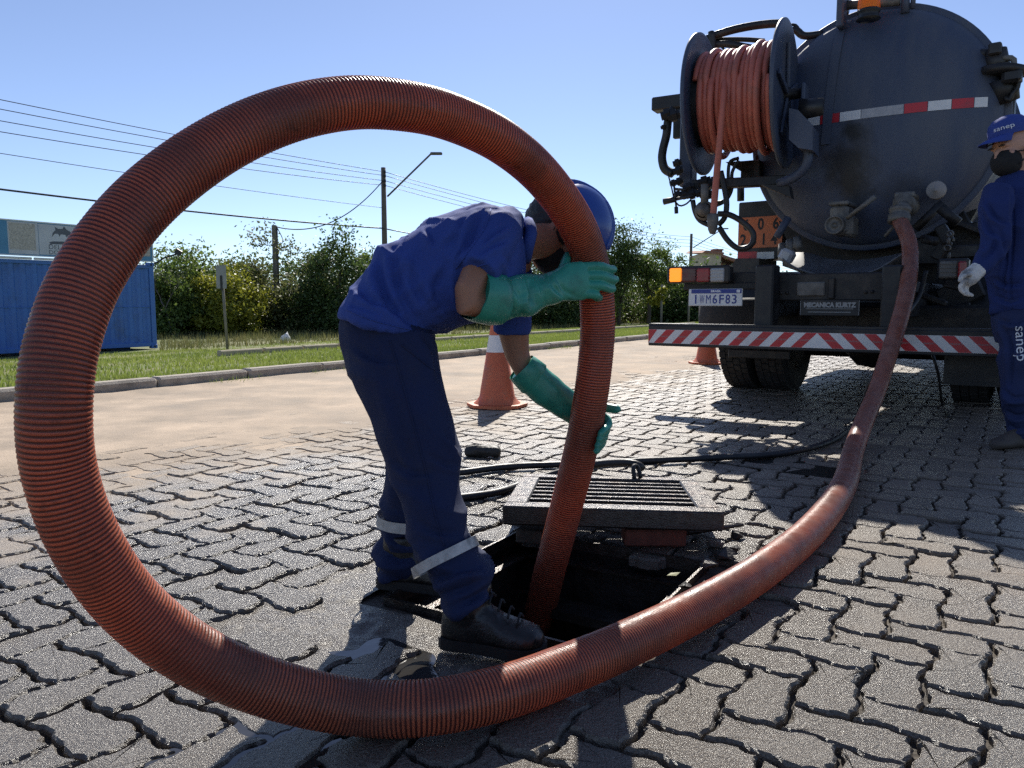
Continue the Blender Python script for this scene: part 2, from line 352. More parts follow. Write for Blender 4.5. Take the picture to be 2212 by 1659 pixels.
M_BOOT = mat('black_leather', (.013, .0125, .012), .34, var=.3, scale=22, bump=.0009, bscale=160, dirt=(.05, .046, .042), dscale=9, damt=.5)
M_SOLE = mat('boot_sole', (.014, .013, .013), .75, var=.3, scale=22, bump=.001, bscale=100)
M_BAND = mat('grey_reflective_band', (.42, .42, .4), .42, var=.2, scale=40, dirt=(.14, .14, .13), dscale=18, damt=.8)
M_KNIT = mat('white_knit_glove', (.62, .6, .57), .9, var=.15, scale=12, bump=.002, bscale=260, dirt=(.16, .15, .14), dscale=9, damt=.9, dlo=.48, dhi=.62)
M_CAP = mat('blue_cap_cloth', (.028, .055, .25), .85, col2=(.034, .065, .29), scale=7, bump=.0006, bscale=500)
M_CONTAINER = mat('container_blue_paint', (.05, .15, .44), .5, col2=(.062, .18, .5), scale=3, dirt=(.05, .1, .22), dscale=2, damt=.6)
M_CONTAINER_D = mat('container_dark_underframe', (.02, .045, .11), .6, var=.3, scale=5)
M_POLE = mat('weathered_pole', (.2, .175, .14), .85, col2=(.28, .25, .2), scale=5, aniso=(6, 6, .6), dirt=(.09, .08, .065), dscale=3)
M_WOODPOLE = mat('dark_wood_pole', (.12, .095, .07), .85, col2=(.18, .145, .11), scale=5, aniso=(6, 6, .6))
M_WIRE = mat('cable_black', (.03, .03, .032), .5, var=.2, scale=3)
M_SIGNBACK = mat('sign_back_grey', (.28, .28, .27), .55, metal=.3, var=.2, scale=7)
M_BAG = mat('white_plastic_bag', (.75, .75, .74), .45, var=.1, scale=14, trans=.25)
M_BRICK = mat('orange_clay_brick', (.15, .05, .032), .9, var=.3, scale=18, bump=.002, bscale=120)
M_CLOD = mat('dark_mud', (.03, .026, .022), .6, var=.4, scale=40, bump=.006, bscale=80)
M_HOUSE = mat('house_plaster', (.5, .42, .32), .9, var=.12, scale=2)
M_ROOF = mat('clay_roof', (.32, .15, .1), .85, var=.25, scale=4)
M_BARK = mat('bark', (.07, .055, .042), .9, var=.35, scale=12, bump=.01, bscale=30)
M_TWIG = mat('twig_bark', (.16, .13, .11), .9, var=.2, scale=8)
def leafmat(n, a, b): return mat(n, a, .55, col2=b, scale=1.6, trans=.45, detail=4)
M_LEAF = [leafmat('leaves_dark_green', (.048, .08, .021), (.1, .15, .038)), leafmat('leaves_mid_green', (.088, .14, .028), (.165, .22, .046)),
          leafmat('leaves_yellow_green', (.2, .22, .025), (.34, .33, .04)), leafmat('leaves_olive', (.08, .1, .03), (.165, .17, .062))]

# ------------------------------------------------------------------ open drain position (a square pit in the paving)
HA = rad(31.0); HN = np.array([math.cos(HA), -math.sin(HA), 0]); HX = np.array([math.sin(HA), math.cos(HA), 0])
_cs = [G(811, 1299), G(1306, 1398), G(1551, 1208), G(1119, 1160)]; HC = sum(_cs) / 4; HW, HD = .325, .355
def H(a, b, z=0.0): return HC + HN * a + HX * b + np.array([0, 0, z])
def in_hole(p, grow=0.0):
    d = p - HC; return abs(d @ HN) < HW + grow and abs(d @ HX) < HD + grow

# ------------------------------------------------------------------ road bed (with the pit cut out), paving, sand
def ring_sheet(outer, inner):
    V = np.array(list(outer) + list(inner)); return V, [(i, (i + 1) % 4, 4 + (i + 1) % 4, 4 + i) for i in range(4)]
hole4 = [H(-HW, -HD), H(HW, -HD), H(HW, HD), H(-HW, HD)]
mb = MB(); zb = np.array([0, 0, -.021])
inner = [R(-1.6, .4) , R(1.6, .4), R(1.6, 3.6), R(-1.6, 3.6)]
outer = [R(KERB_U - .02, -40), R(11, -40), R(11, 420), R(KERB_U - .02, 420)]
V, Fs = ring_sheet([q + zb for q in outer], [q + zb for q in inner]); mb.add(V, Fs)
V, Fs = ring_sheet([q + zb for q in inner], [q + zb for q in hole4]); mb.add(V, Fs)
road = link('road', mb.mesh('road', M_SOIL), kind='structure', label='paved street of interlocking concrete blocks with dark joints')

UL = .109; AZ = .0092
def paver_outline(vert, jit, seed, sub):
    r = np.random.default_rng(seed)
    w, h = (1, 2) if vert else (2, 1); x0, y0 = (3, 0) if vert else (0, 0)
    pts = []
    def edge(ax, x, y, rev):
        sg = 1 if (x + y) % 2 == 0 else -1; q = []
        prof = [(0, 0), (.22, .1), (.36, 1), (.64, 1), (.78, .1)] if not rev else [(1, 0), (.78, .1), (.64, 1), (.36, 1), (.22, .1)]
        for t, o in prof: q.append((x + t, y + o * sg * AZ / UL) if ax == 0 else (x + o * sg * AZ / UL, y + t))
        return q
    for i in range(w): pts += edge(0, x0 + i, y0, False)
    for j in range(h): pts += edge(1, x0 + w, y0 + j, False)
    for i in reversed(range(w)): pts += edge(0, x0 + i, y0 + h, True)
    for j in reversed(range(h)): pts += edge(1, x0, y0 + j, True)
    p = (np.array(pts) - [x0 + w / 2, y0 + h / 2]) * UL
    if sub: p = np.stack([p, (p + np.roll(p, -1, 0)) / 2], 1).reshape(-1, 2)
    d1 = np.roll(p, -1, 0) - np.roll(p, 1, 0); nrm = np.stack([-d1[:, 1], d1[:, 0]], 1); nrm /= np.linalg.norm(nrm, axis=1)[:, None]
    return p, nrm, r
def paver_geo(vert, seed, sub=True, skirt=True):
    p, nrm, r = paver_outline(vert, 0, seed, sub); n = len(p)
    j = r.normal(0, .0026, n); j = .25 * np.roll(np.abs(j), 1) + .5 * np.abs(j) + .25 * np.roll(np.abs(j), -1); j = j + (r.random(n) < .03) * r.uniform(.002, .005, n)
    o = p + nrm * (.0038 + np.abs(j))[:, None]; t = p + nrm * (.0068 + np.abs(j) * 1.05 * 1.2 + r.uniform(0, .003, n))[:, None]
    rows = [np.c_[t, np.zeros(n)], np.c_[o, -.006 + r.normal(0, .0012, n)]]
    if skirt: rows.append(np.c_[o, np.full(n, -.034)])
    V = np.concatenate(rows); Fs = []
    mid = np.concatenate([V[:n]]).mean(0); V = np.concatenate([V, [[mid[0], mid[1], .0]]]); ci = len(V) - 1
    for i in range(n):
        k = (i + 1) % n; Fs.append((ci, i, k))
        for q in range(len(rows) - 1): Fs.append((q * n + i, (q + 1) * n + i, (q + 1) * n + k, q * n + k))
    return V, Fs
Rm = np.stack([RN, RAX, [0, 0, 1]], 1)
near_meshes = {}
for vert in (0, 1):
    for s in range(9):
        V, Fs = paver_geo(vert, s + 50 * vert); V = V @ Rm.T
        b_ = MB(); b_.add(V, Fs, 0, False); near_meshes[vert, s] = b_.mesh('paver', M_PAVER)
far_geo = {(vert, s, sk): paver_geo(vert, 200 + s + 50 * vert, False, sk) for vert in (0, 1) for s in range(4) for sk in (False, True)}
cells = []
for i in range(-55, 62):
    for j in range(-20, 136):
        t = (i - j) % 4
        if t == 0: c = (i + 1, j + .5, 0)
        elif t == 3: c = (i + .5, j + 1, 1)
        else: continue
        p = R(c[0] * UL, c[1] * UL)
        if uv_of(p)[0] < KERB_U + .15: continue
        cells.append((p, c[2]))
APR = [(-.62, -.72), (.36, -.62), (.36, -.335), (-.34, -.335), (-.36, .02), (-.56, -.05), (-.68, -.4)]   # broken concrete apron beside the pit, pit axes
def in_poly(x, y, poly):
    c = False; n = len(poly)
    for i in range(n):
        (x1, y1), (x2, y2) = poly[i], poly[(i + 1) % n]
        if (y1 > y) != (y2 > y) and x < (x2 - x1) * (y - y1) / (y2 - y1) + x1: c = not c
    return c
def pix(p):
    d = np.asarray(p) - C0; z = d @ FW
    return (CX + F * (d @ RT) / z, CY - F * (d @ UP) / z, z) if z > .05 else (-9e9, 9e9, z)
vis = []; rest = []
for p, vert in cells:
    d = p - HC; la, lb = float(d @ HN), float(d @ HX)
    if abs(la) < HW + .055 and abs(lb) < HD + .055: continue
    if in_poly(la * 1.12, lb * 1.12 + .03, APR): continue
    x, y, z = pix(p)
    (vis if (z > .8 and -60 < x < 2272 and y < 1720) else rest).append((z, p, vert))
vis.sort(key=lambda q: q[0]); near, rest = vis[:300], vis[300:] + rest
for k, (z, p, vert) in enumerate(near):
    o = D.objects.new('paver', near_meshes[vert, int(rng.integers(9))]); COL.objects.link(o); o.parent = road
    dh = np.linalg.norm(p - HC)
    o.location = Vector(p + np.array([0, 0, rng.normal(0, .0034) - (.004 if dh < .6 else 0)])) - road.location
    o.rotation_euler = (rng.normal(0, .011), rng.normal(0, .011), rng.normal(0, .012))
VV = []; FF = []; n0 = 0
for z, p, vert in rest:
    V, Fs = far_geo[vert, int(rng.integers(4)), 0 < z < 4.5]
    a, b_, c = rng.normal(0, .008, 3)
    ca, sa = math.cos(c), math.sin(c); Q = V.copy(); Q[:, 0], Q[:, 1] = V[:, 0] * ca - V[:, 1] * sa, V[:, 0] * sa + V[:, 1] * ca
    Q[:, 2] += Q[:, 0] * a + Q[:, 1] * b_ + rng.normal(0, .002)
    VV.append(Q @ Rm.T + p); FF += [tuple(q + n0 for q in f) for f in Fs]; n0 += len(V)
b_ = MB(); b_.add(np.concatenate(VV), FF, 0, False)
link('paver', b_.mesh('paver_mass', M_PAVER), road, kind='stuff')

# sand blown over the paving beside the kerb: thins out and sinks under the block tops away from it
us = np.linspace(KERB_U + .0, -1.2, 90); vv = np.linspace(-4, 60, 500); U, Vv = np.meshgrid(us, vv, indexing='ij')
edge = -3.92 + 1.3 * (vnoise(Vv * .35, U * .2, 3) - .5) + .7 * (vnoise(Vv * 1.3, U * 1.1, 4) - .5) - .35 * np.clip((Vv - 6) / 4, 0, 1.5)
h = np.clip((edge - U) / 2.0, -1, 1)
Z = np.where(h > 0, .0045 + .012 * h, .0045 + .035 * h) + .007 * (vnoise(U * 5, Vv * 5, 5) - .5) + .006 * (vnoise(U * 14, Vv * 14, 6) - .5)
Z += .008 * np.exp(-((U - (KERB_U + .55 + .25 * (vnoise(Vv * .5, Vv * 0, 9) - .5))) / .09) ** 2) + .03 * np.exp(-((U - KERB_U) / .18) ** 2)
Z = np.maximum(Z, -.0205)
VVs = (U[..., None] * RN + Vv[..., None] * RAX); VVs[..., 2] = Z; nu, nv = U.shape
idx = np.arange(nu * nv).reshape(nu, nv); quads = np.stack([idx[:-1, :-1], idx[1:, :-1], idx[1:, 1:], idx[:-1, 1:]], -1).reshape(-1, 4)
quads = quads[(Z.ravel()[quads] > -.0195).any(1)]
b_ = MB(); b_.add(VVs.reshape(-1, 3), quads.tolist(), 0, True)
link('sand', b_.mesh('sand', M_SAND), kind='stuff', label='pale sand drifted over the paving along the kerb', cat='sand')

# ------------------------------------------------------------------ kerb of separate stones, thin path edging, verge
kerb = thing('kerb', R(KERB_U - .09, 8), kind='structure', label='long grey concrete kerb along the grass verge')
v = -2.0; k = 0
while v < 70:
    ln = .98 + .05 * random.random()
    b_ = MB(); hh = .135 + random.uniform(-.008, .008); jj = random.uniform(-.012, .012)
    c = R(KERB_U - .085 + jj, v + ln / 2, hh / 2 - .03); b_.box(c, (.16, ln - .018, hh + .06), Rm @ np.array(Matrix.Rotation(random.uniform(-.012, .012), 3, 'Z')), bev=.022)
    link('kerb_stone', b_.mesh('kerb_stone', M_KERB), kerb); v += ln
def verge_sheet(u0, u1, name, zf, m, label):
    us = sorted(set([u0, u1] + [q for q in (-400, -200, -100, -60, -40, -30, -25, -22, -20, -18, -16, -14, -12, -10, -9, -8, -7, -6.5, 12, 14, 20, 40, 100, 300) if u0 < q < u1]))
    vv = list(range(-40, 60, 2)) + list(range(60, 200, 10)) + [200, 300, 420, 800]
    V = []; Fs = []
    for u in us:
        for v in vv: V.append(R(u, v, zf(u) + (.03 * math.sin(u * 1.3 + v * .9) * math.sin(v * .37) if abs(u - u0) > .1 and abs(u - u1) > .1 else 0)))
    n = len(vv)
    for i in range(len(us) - 1):
        for j in range(n - 1): Fs.append((i * n + j, (i + 1) * n + j, (i + 1) * n + j + 1, i * n + j + 1))
    b_ = MB(); b_.add(V, Fs, 0, True); return link(name, b_.mesh(name, m), kind='structure', label=label)
verge_sheet(-400, KERB_U - .16, 'ground', lambda u: terr(u) - .02, M_EARTH, 'grassy ground sloping down beyond the kerb')
verge_sheet(11, 400, 'ground', lambda u: -.02, M_EARTH, 'bare ground on the far side of the street behind the truck')
b_ = MB(); b_.box(R(11.0, 100, .0), (.2, 270, .24), Rm); link('kerb', b_.mesh('kerb', M_KERB), kind='structure', label='kerb on the truck side of the street')

def blades(name, n, place, hlo, hhi, wid, m, label, cat, lean=.35, seg=1):
    r = np.random.default_rng(hash(name) % 1000 if False else len(name)); pts = place(r, n); n = len(pts)
    hh = r.uniform(hlo, hhi, n); az = r.uniform(0, 2 * math.pi, n); w = wid * r.uniform(.6, 1.4, n); la = r.uniform(0, 2 * math.pi, n); lm = r.uniform(0, lean, n) * hh
    dx = np.stack([np.cos(az) * w, np.sin(az) * w, np.zeros(n)], 1); top = np.stack([np.cos(la) * lm, np.sin(la) * lm, hh], 1)
    V = np.stack([pts - dx, pts + dx, pts + top], 1).reshape(-1, 3); Fs = np.arange(3 * n).reshape(-1, 3)
    me = D.meshes.new(name); me.vertices.add(3 * n); me.vertices.foreach_set('co', V.ravel()); me.loops.add(3 * n); me.loops.foreach_set('vertex_index', Fs.ravel().astype(np.int32))
    me.polygons.add(n); me.polygons.foreach_set('loop_start', np.arange(0, 3 * n, 3, dtype=np.int32)); me.update(calc_edges=True); me.materials.append(m)
    return link(name, me, kind='stuff', label=label, cat=cat)
def zter(u): e = KERB_U - .2; return np.where(u > e, .11, np.maximum(-.52, .11 + (u - e) * .047))
def place_verge(r, n):
    q = r.random(n); u = KERB_U - .17 - 13 * q ** 1.6; v = r.uniform(-4, 55, n) ** 1.0
    d = (vnoise(u * .8, v * .8, 21) > .3) | (r.random(n) < .55); bare = (u < KERB_U - 6.5) & (vnoise(u * .5, v * .5, 33) > .62) & (r.random(n) < .8); k = d & ~bare
    u, v = u[k], v[k]; return u[:, None] * RN + v[:, None] * RAX + np.stack([0 * u, 0 * u, zter(u) - .015], 1)
blades('grass', 230000, place_verge, .025, .075, .0075, M_GRASS, 'short green lawn grass on the verge behind the kerb', 'grass', .6)
def place_weeds(r, n):
    u = r.uniform(-29, -19.5, n); v = r.uniform(2, 70, n); k = (vnoise(u * .6, v * .6, 8) > .33); q = u[:, None] * RN + v[:, None] * RAX; k &= ~((q[:, 0] / q[:, 1] < (345 - CX) / F) & (q[:, 1] < 27)); u, v = u[k], v[k]
    return u[:, None] * RN + v[:, None] * RAX + np.stack([0 * u, 0 * u, zter(u) - .02], 1)
blades('weeds', 50000, place_weeds, .08, .34, .012, M_DRYGRASS, 'tall yellowing weeds in front of the bushes', 'weeds', .5)
def place_tuft(r, n):
    c = r.uniform(0, 34, 90); k = r.integers(0, 90, n); v = c[k] + r.normal(0, .09, n); u = KERB_U + .015 + np.abs(r.normal(0, .05, n)); sz = r.random(90) < .6
    q = sz[k]; u, v = u[q], v[q]; return u[:, None] * RN + v[:, None] * RAX + np.stack([0 * u, 0 * u, 0 * u + .01], 1)
blades('kerb_tufts', 5000, place_tuft, .02, .09, .003, M_GRASS, 'small grass tufts in the gutter along the kerb foot', 'grass', .8)
M_EDGE = mat('pale_edging', (.42, .36, .25), .9, var=.2, scale=7, world_pos=True)
edging = thing('path_edging', T(600, 757), kind='structure', label='thin pale concrete edging of a path across the verge')
e0, e1 = T(470, 768), T(1500, 700); ed = (e1 - e0); el = np.linalg.norm(ed); ed /= el; en = np.array([ed[1], -ed[0], 0]); em = np.stack([en / np.linalg.norm(en), ed, np.cross(en, ed) / np.linalg.norm(np.cross(en, ed))], 1)
t = 0.0
while t < min(el, 40):
    b_ = MB(); c = e0 + ed * (t + .5); c[2] = terr(uv_of(c)[0]) + .02; b_.box(c, (.12, .96, .14), em, bev=.02); link('edging_stone', b_.mesh('edging_stone', M_EDGE), edging); t += 1.0

# ------------------------------------------------------------------ drain pit, apron, puddles
pit = thing('catch_basin', HC, 'open square drain pit with steel rim under the worker', 'drain')
dep = -1.15
for nm, a, b2 in (('pit_wall', 0, 1), ('pit_wall', 1, 2), ('pit_wall', 2, 3), ('pit_wall', 3, 0)):
    b_ = MB(); q = [hole4[a] , hole4[b2]]; dd = q[1] - q[0]; out = np.array([dd[1], -dd[0], 0]); out /= np.linalg.norm(out)
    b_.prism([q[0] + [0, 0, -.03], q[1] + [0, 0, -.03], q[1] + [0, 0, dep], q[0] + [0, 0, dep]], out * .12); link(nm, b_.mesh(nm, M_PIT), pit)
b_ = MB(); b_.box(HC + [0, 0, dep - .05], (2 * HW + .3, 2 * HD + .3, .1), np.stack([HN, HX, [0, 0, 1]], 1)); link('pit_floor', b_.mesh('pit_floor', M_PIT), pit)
for a, b2, L_, ax in ((0, -HD, HW, 0), (0, HD, HW, 0), (-HW, 0, HD, 1), (HW, 0, HD, 1)):
    b_ = MB(); s_ = 1 if (a + b2) > 0 else -1
    if ax == 0:
        b_.box(H(0, b2 + s_ * .004, -.03), (2 * L_ + .02, .008, .07), np.stack([HN, HX, [0, 0, 1]], 1)); b_.box(H(0, b2 - s_ * .03, -.062), (2 * L_ - .01, .06, .007), np.stack([HN, HX, [0, 0, 1]], 1))
    else:
        b_.box(H(a + s_ * .004, 0, -.029), (.008, 2 * L_, .07), np.stack([HN, HX, [0, 0, 1]], 1)); b_.box(H(a - s_ * .03, 0, -.0605), (.06, 2 * L_ - .14, .007), np.stack([HN, HX, [0, 0, 1]], 1))
    link('steel_rim', b_.mesh('steel_rim', M_STEEL), pit)
b_ = MB(); b_.box(H(-.1, HD - .10, -.2), (.5, .1, .03), np.stack([HN, HX, [0, 0, 1]], 1)); link('ledge', b_.mesh('ledge', M_PIT), pit)
# apron: uneven wet concrete
xs = np.linspace(-.84, .46, 150); ys = np.linspace(-.9, .08, 110); X, Y = np.meshgrid(xs, ys, indexing='ij')
Zp = -.013 + .012 * (vnoise(X * 9, Y * 9, 11) - .5) + .008 * (vnoise(X * 34, Y * 34, 12) - .5) + .004 * (vnoise(X * 90, Y * 90, 13) - .5)
inn = np.array([[in_poly(x, y, [(q[0] * 1.16, q[1] * 1.16) for q in APR]) and not (abs(x) < HW + .01 and abs(y) < HD + .01) for y in ys] for x in xs])
Pw = HC + X[..., None] * HN + Y[..., None] * HX; Pw[..., 2] = Zp; idx = np.arange(X.size).reshape(X.shape)
quads = np.stack([idx[:-1, :-1], idx[1:, :-1], idx[1:, 1:], idx[:-1, 1:]], -1).reshape(-1, 4); quads = quads[inn.ravel()[quads].all(1)]
b_ = MB(); b_.add(Pw.reshape(-1, 3), quads.tolist(), 0, True); link('concrete_apron', b_.mesh('concrete_apron', M_PAVER), kind='structure', label='wet rough concrete patch in front of the drain')
def puddle(c, rx, ry, z, seed, label):
    n = 64; t = np.linspace(0, 2 * math.pi, n, endpoint=False); r = np.random.default_rng(seed); k = 1 + sum(r.uniform(-.16, .16) * np.sin(m * t + r.uniform(0, 6)) for m in (2, 3, 4, 5, 7))
    pts = c + np.outer(np.cos(t) * rx * k, RN) + np.outer(np.sin(t) * ry * k, RAX); pts[:, 2] = z
    b_ = MB(); b_.poly(pts); link('puddle', b_.mesh('puddle', M_WATER), kind='structure', label=label)
puddle(G(830, 1425), .14, .1, -.0085, 1, 'still puddle on the concrete patch behind the hose')
puddle(G(590, 1600), .13, .08, -.0025, 2, 'shallow puddle on the paving in shade below the hose loop')
puddle(G(370, 1650), .05, .04, -.002, 5, 'small muddy puddle at the lower left')
puddle(G(1690, 1005), .5, .16, -.001, 3, 'dark water spilled on the paving beside the black hose')

# ------------------------------------------------------------------ background: trees and bushes
def leaf_cloud(seed, rx, ry, rz, clumps, leaves, lsz, ground=False, cr=.3):
    r = np.random.default_rng(seed); d = r.normal(size=(clumps, 3)); d /= np.linalg.norm(d, axis=1)[:, None]
    rr = r.random(clumps) ** .45 * (.72 + .5 * r.random(clumps)); c = d * rr[:, None] * [rx, ry, rz]
    if ground: c[:, 2] = np.abs(c[:, 2]) * r.choice([1, 1, .45], clumps)
    k = r.integers(0, clumps, leaves); sc = r.uniform(.5, 1.3, clumps)[k]
    p = c[k] + r.normal(size=(leaves, 3)) * (cr * min(rx, rz) * .62 * sc)[:, None] * [1, 1, .75]
    n = r.normal(size=(leaves, 3)) + [0, 0, .6]; n /= np.linalg.norm(n, axis=1)[:, None]; a = np.cross(n, r.normal(size=(leaves, 3))); a /= np.linalg.norm(a, axis=1)[:, None]; b = np.cross(n, a)
    s = lsz * r.uniform(.6, 1.35, leaves)[:, None]
    V = np.stack([p - a * s, p + b * s * .55, p + a * s, p - b * s * .55], 1).reshape(-1, 3); return V, np.arange(4 * leaves).reshape(-1, 4), c
def quad_mesh(name, V, Q, m):
    me = D.meshes.new(name); n = len(Q); me.vertices.add(len(V)); me.vertices.foreach_set('co', V.ravel()); me.loops.add(4 * n); me.loops.foreach_set('vertex_index', Q.ravel().astype(np.int32))
    me.polygons.add(n); me.polygons.foreach_set('loop_start', np.arange(0, 4 * n, 4, dtype=np.int32)); me.update(calc_edges=True); me.materials.append(m); return me
def tree(name, base, width, height, seed, leaf, label, group, trunk_frac=.12, leaves=5200, lsz=.11):
    t = thing(name, base, label, 'tree' if name == 'tree' else 'bush', group); z0 = height * trunk_frac; rz = (height - z0) / 1.1
    low = trunk_frac < .2
    V, Q, c = leaf_cloud(seed, width / 2, width / 2.4, rz if low else rz / 2, 60, leaves, lsz, ground=low)
    V[:, 2] += z0 if low else z0 + rz / 2; c = c + [0, 0, z0 if low else z0 + rz / 2]
    o = link('crown', quad_mesh('crown', V, Q, M_LEAF[leaf]), t, world_coords=False)
    b_ = MB(); r = random.Random(seed); top = np.array([r.uniform(-.2, .2), 0, height * .6]); pts = crom([[0, 0, -.25], [.05, .03, height * .2], top], .15); b_.tube(pts, np.linspace(.11, .04, len(pts)) * height / 4, 8)
    for q in c[:14]:
        s = np.array([0, 0, height * r.uniform(.12, .4)]); m_ = (s + q) / 2 + [r.uniform(-.2, .2), r.uniform(-.2, .2), .12]; pts = crom([s, m_, q], .2); b_.tube(pts, np.linspace(.035, .008, len(pts)) * height / 4, 5)
    link('trunk', b_.mesh('trunk', M_BARK), t, world_coords=False); return t
def tb(px, depth):                             # foot of a bush on the verge at this bearing and depth
    p = P(px, 700, depth); u = uv_of(p)[0]; return np.array([p[0], p[1], terr(u) if u < KERB_U else 0.0])
specs = [  # px, depth, width, height, leaf, label
    (348, 31, 3.2, 3.9, 1, 'mid green bush beside the right end of the blue container'),
    (432, 33, 4.4, 4.2, 1, 'leafy green bush rising left of the grey roadside sign'),
    (497, 32, 3.0, 3.5, 2, 'yellow-green bush behind the grey roadside sign'),
    (560, 36, 4.6, 4.4, 3, 'olive bush just left of the short meter pole'),
    (645, 35, 4.2, 4.0, 3, 'olive brown bush just right of the short meter pole'),
    (730, 34, 3.8, 4.5, 0, 'dark green bush standing left of the bending worker'),
    (800, 38, 4.4, 3.8, 1, 'green bush behind the bending worker\'s hips'),
    (905, 41, 5.0, 3.6, 0, 'dark bush hidden mostly by the bending worker\'s back'),
    (1010, 43, 5.0, 4.2, 3, 'olive bush under the bending worker\'s chest'),
    (1115, 46, 4.4, 6.6, 3, 'pale crowned tree showing above the bending worker\'s shoulder'),
    (1190, 44, 5.0, 4.6, 0, 'dark bush behind the green gloves'),
    (1262, 46, 4.6, 4.8, 1, 'green bush behind the upright stretch of hose'),
    (1335, 47, 4.2, 6.4, 0, 'tall dark tree just right of the blue helmet'),
    (1400, 48, 4.6, 5.4, 1, 'broad green tree left of the far street pole'),
    (1455, 52, 4.0, 4.4, 1, 'green bush above the amber tail light'),
    (1530, 58, 5.0, 3.6, 0, 'low dark bush in front of the distant house'),
    (1610, 60, 6.0, 4.0, 1, 'bush behind the number plate on the truck\'s far side'),
    (250, 36, 5.0, 4.0, 0, 'dark bush behind the blue container')]
for i, (px, dp, w, h, lf, lb) in enumerate(specs):
    tall = 'tree' in lb.split(' ')[:4]
    tree('tree' if tall else 'bush', tb(px, dp), w, h, 100 + i, lf, lb, 'trees and bushes beyond the verge', .28 if tall else .05, 13000 if not tall else 9000, .078)
# far row closing the gaps behind
FARL = ['behind the container corner', 'behind the leaning road sign', 'just left of the short pole', 'just right of the short pole', 'left of the lamp pole', 'behind the worker\'s hips', 'behind the worker\'s back', 'behind the worker\'s chest', 'behind the worker\'s helmet', 'right of the helmet', 'left of the distant pole', 'behind the distant house', 'behind the truck']
for i, px in enumerate(range(350, 1500, 95)):
    tree('bush', tb(px, 52 + (i % 3) * 4), 8.5, 4.9, 300 + i, (0, 3, 1)[i % 3], 'far green bush in the back row, ' + FARL[i], 'far bushes behind the bush row', .04, 9000, .12)
def bare_tree(name, base, h, seed, label, lean=(0, 0)):
    b_ = MB(); r = random.Random(seed)
    def br(p, d, l, rr, lv):
        q = [np.array(p)]
        for k in range(3): d = d + np.array([r.uniform(-.16, .16) for _ in range(3)]); d /= np.linalg.norm(d); q.append(q[-1] + d * l / 3)
        b_.tube(np.array(q), np.linspace(rr, rr * .6, 4), 5)
        if lv:
            for _ in range(3 if lv > 1 else 4): nd = d + np.array([r.uniform(-.8, .8), r.uniform(-.8, .8), r.uniform(-.1, .5)]); br(q[r.choice((2, 3))], nd / np.linalg.norm(nd), l * .68, rr * .55, lv - 1)
    br([0, 0, -.1], np.array([lean[0], lean[1], 1.0]), h * .36, h * .011, 4)
    t = thing(name, base, label, 'tree'); link('branches', b_.mesh('branches', M_TWIG), t, world_coords=False); return t
bare_tree('bare_tree', tb(372, 30), 3.4, 3, 'leafless brown shrub against the container\'s right top corner', (-.1, 0))
bb = P(2270, 655, 15); bare_tree('bare_tree', (bb[0], bb[1], -.02), 6.4, 9, 'leafless tree twigs at the right edge above the blue cap')

# ------------------------------------------------------------------ container and signboard
c1 = T(340, 752); c1z = c1[2]; hC = 2.42; kk = math.hypot(c1[0], c1[1])
cont = thing('shipping_container', (c1[0], c1[1], c1z), 'blue corrugated shipping container on the grass at the left', 'container')
LN, WD = 6.06, 2.44
def K(a, b, z): return np.array([c1[0], c1[1], c1z]) - RAX * a - RN * b + np.array([0, 0, z])   # a along the face towards the viewer's left, b into depth
b_ = MB(); per = .28; n = int((LN - .3) / per); rows = []
xs = []
for i in range(n):
    x = .15 + i * per
    xs += [(x, 0), (x + .075, 0), (x + .12, .04), (x + .22, .04), (x + .265, 0)]
xs.append((LN - .15, 0)); V = []; Fs = []
for x, d in xs: V += [K(x, .03 + d, .17), K(x, .03 + d, hC - .1)]
for i in range(len(xs) - 1): Fs.append((2 * i, 2 * i + 1, 2 * i + 3, 2 * i + 2))
b_.add(V, Fs); link('side_panel', b_.mesh('side_panel', M_CONTAINER), cont)
Km = np.stack([-RAX, -RN, [0, 0, 1]], 1)
for a, b2, z, sz, nm in ((.07, .06, hC / 2, (.14, .12, hC), 'corner_post'), (LN - .07, .06, hC / 2, (.14, .12, hC), 'corner_post'), (LN / 2, .05, hC - .05, (LN - .28, .1, .1), 'top_rail'), (LN / 2, .05, .12, (LN - .28, .1, .12), 'bottom_rail'),
                       (LN / 2, .022, hC * .5, (LN - .3, .012, .02), 'weld_seam')):
    b_ = MB(); b_.box(K(a, b2, z), sz, Km, bev=.006); link(nm, b_.mesh(nm, M_CONTAINER), cont)
b_ = MB(); b_.box(K(LN / 2, WD / 2 + .1, hC / 2 + .05), (LN - .02, WD - .1, hC - .12), Km); link('body', b_.mesh('body', M_CONTAINER), cont)
for a in (.09, LN - .09):
    for z in (.06, hC + .005):
        b_ = MB(); b_.box(K(a, .05, z), (.18, .16, .12), Km, bev=.01); b_.cyl(K(a, -.04, z), K(a, -.02, z), .03, n=12, mi=1); link('corner_casting', b_.mesh('corner_casting', [M_CONTAINER, M_INK]), cont)
b_ = MB()
for a in (.9, 2.1, 3.6, 5.0): b_.box(K(a, .5, .02), (.5, .4, .16), Km)
link('underframe', b_.mesh('underframe', M_CONTAINER_D), cont)
sg = thing('signboard', K(0, .1, hC + .07), 'pale blue advertising board with a dolphin emblem on top of the container', 'sign')
SB0, SB1 = hC + .09, hC + .98
M_SB_BLUE = mat('sign_blue', (.05, .2, .36), .5, col2=(.1, .28, .45), scale=1.2)
M_SB_PALE = mat('sign_pale_panel', (.5, .52, .56), .6, var=.1, scale=1.5)
M_SB_TEX = mat('sign_photo_print', (.3, .28, .25), .7, col2=(.56, .53, .48), scale=22, detail=8)
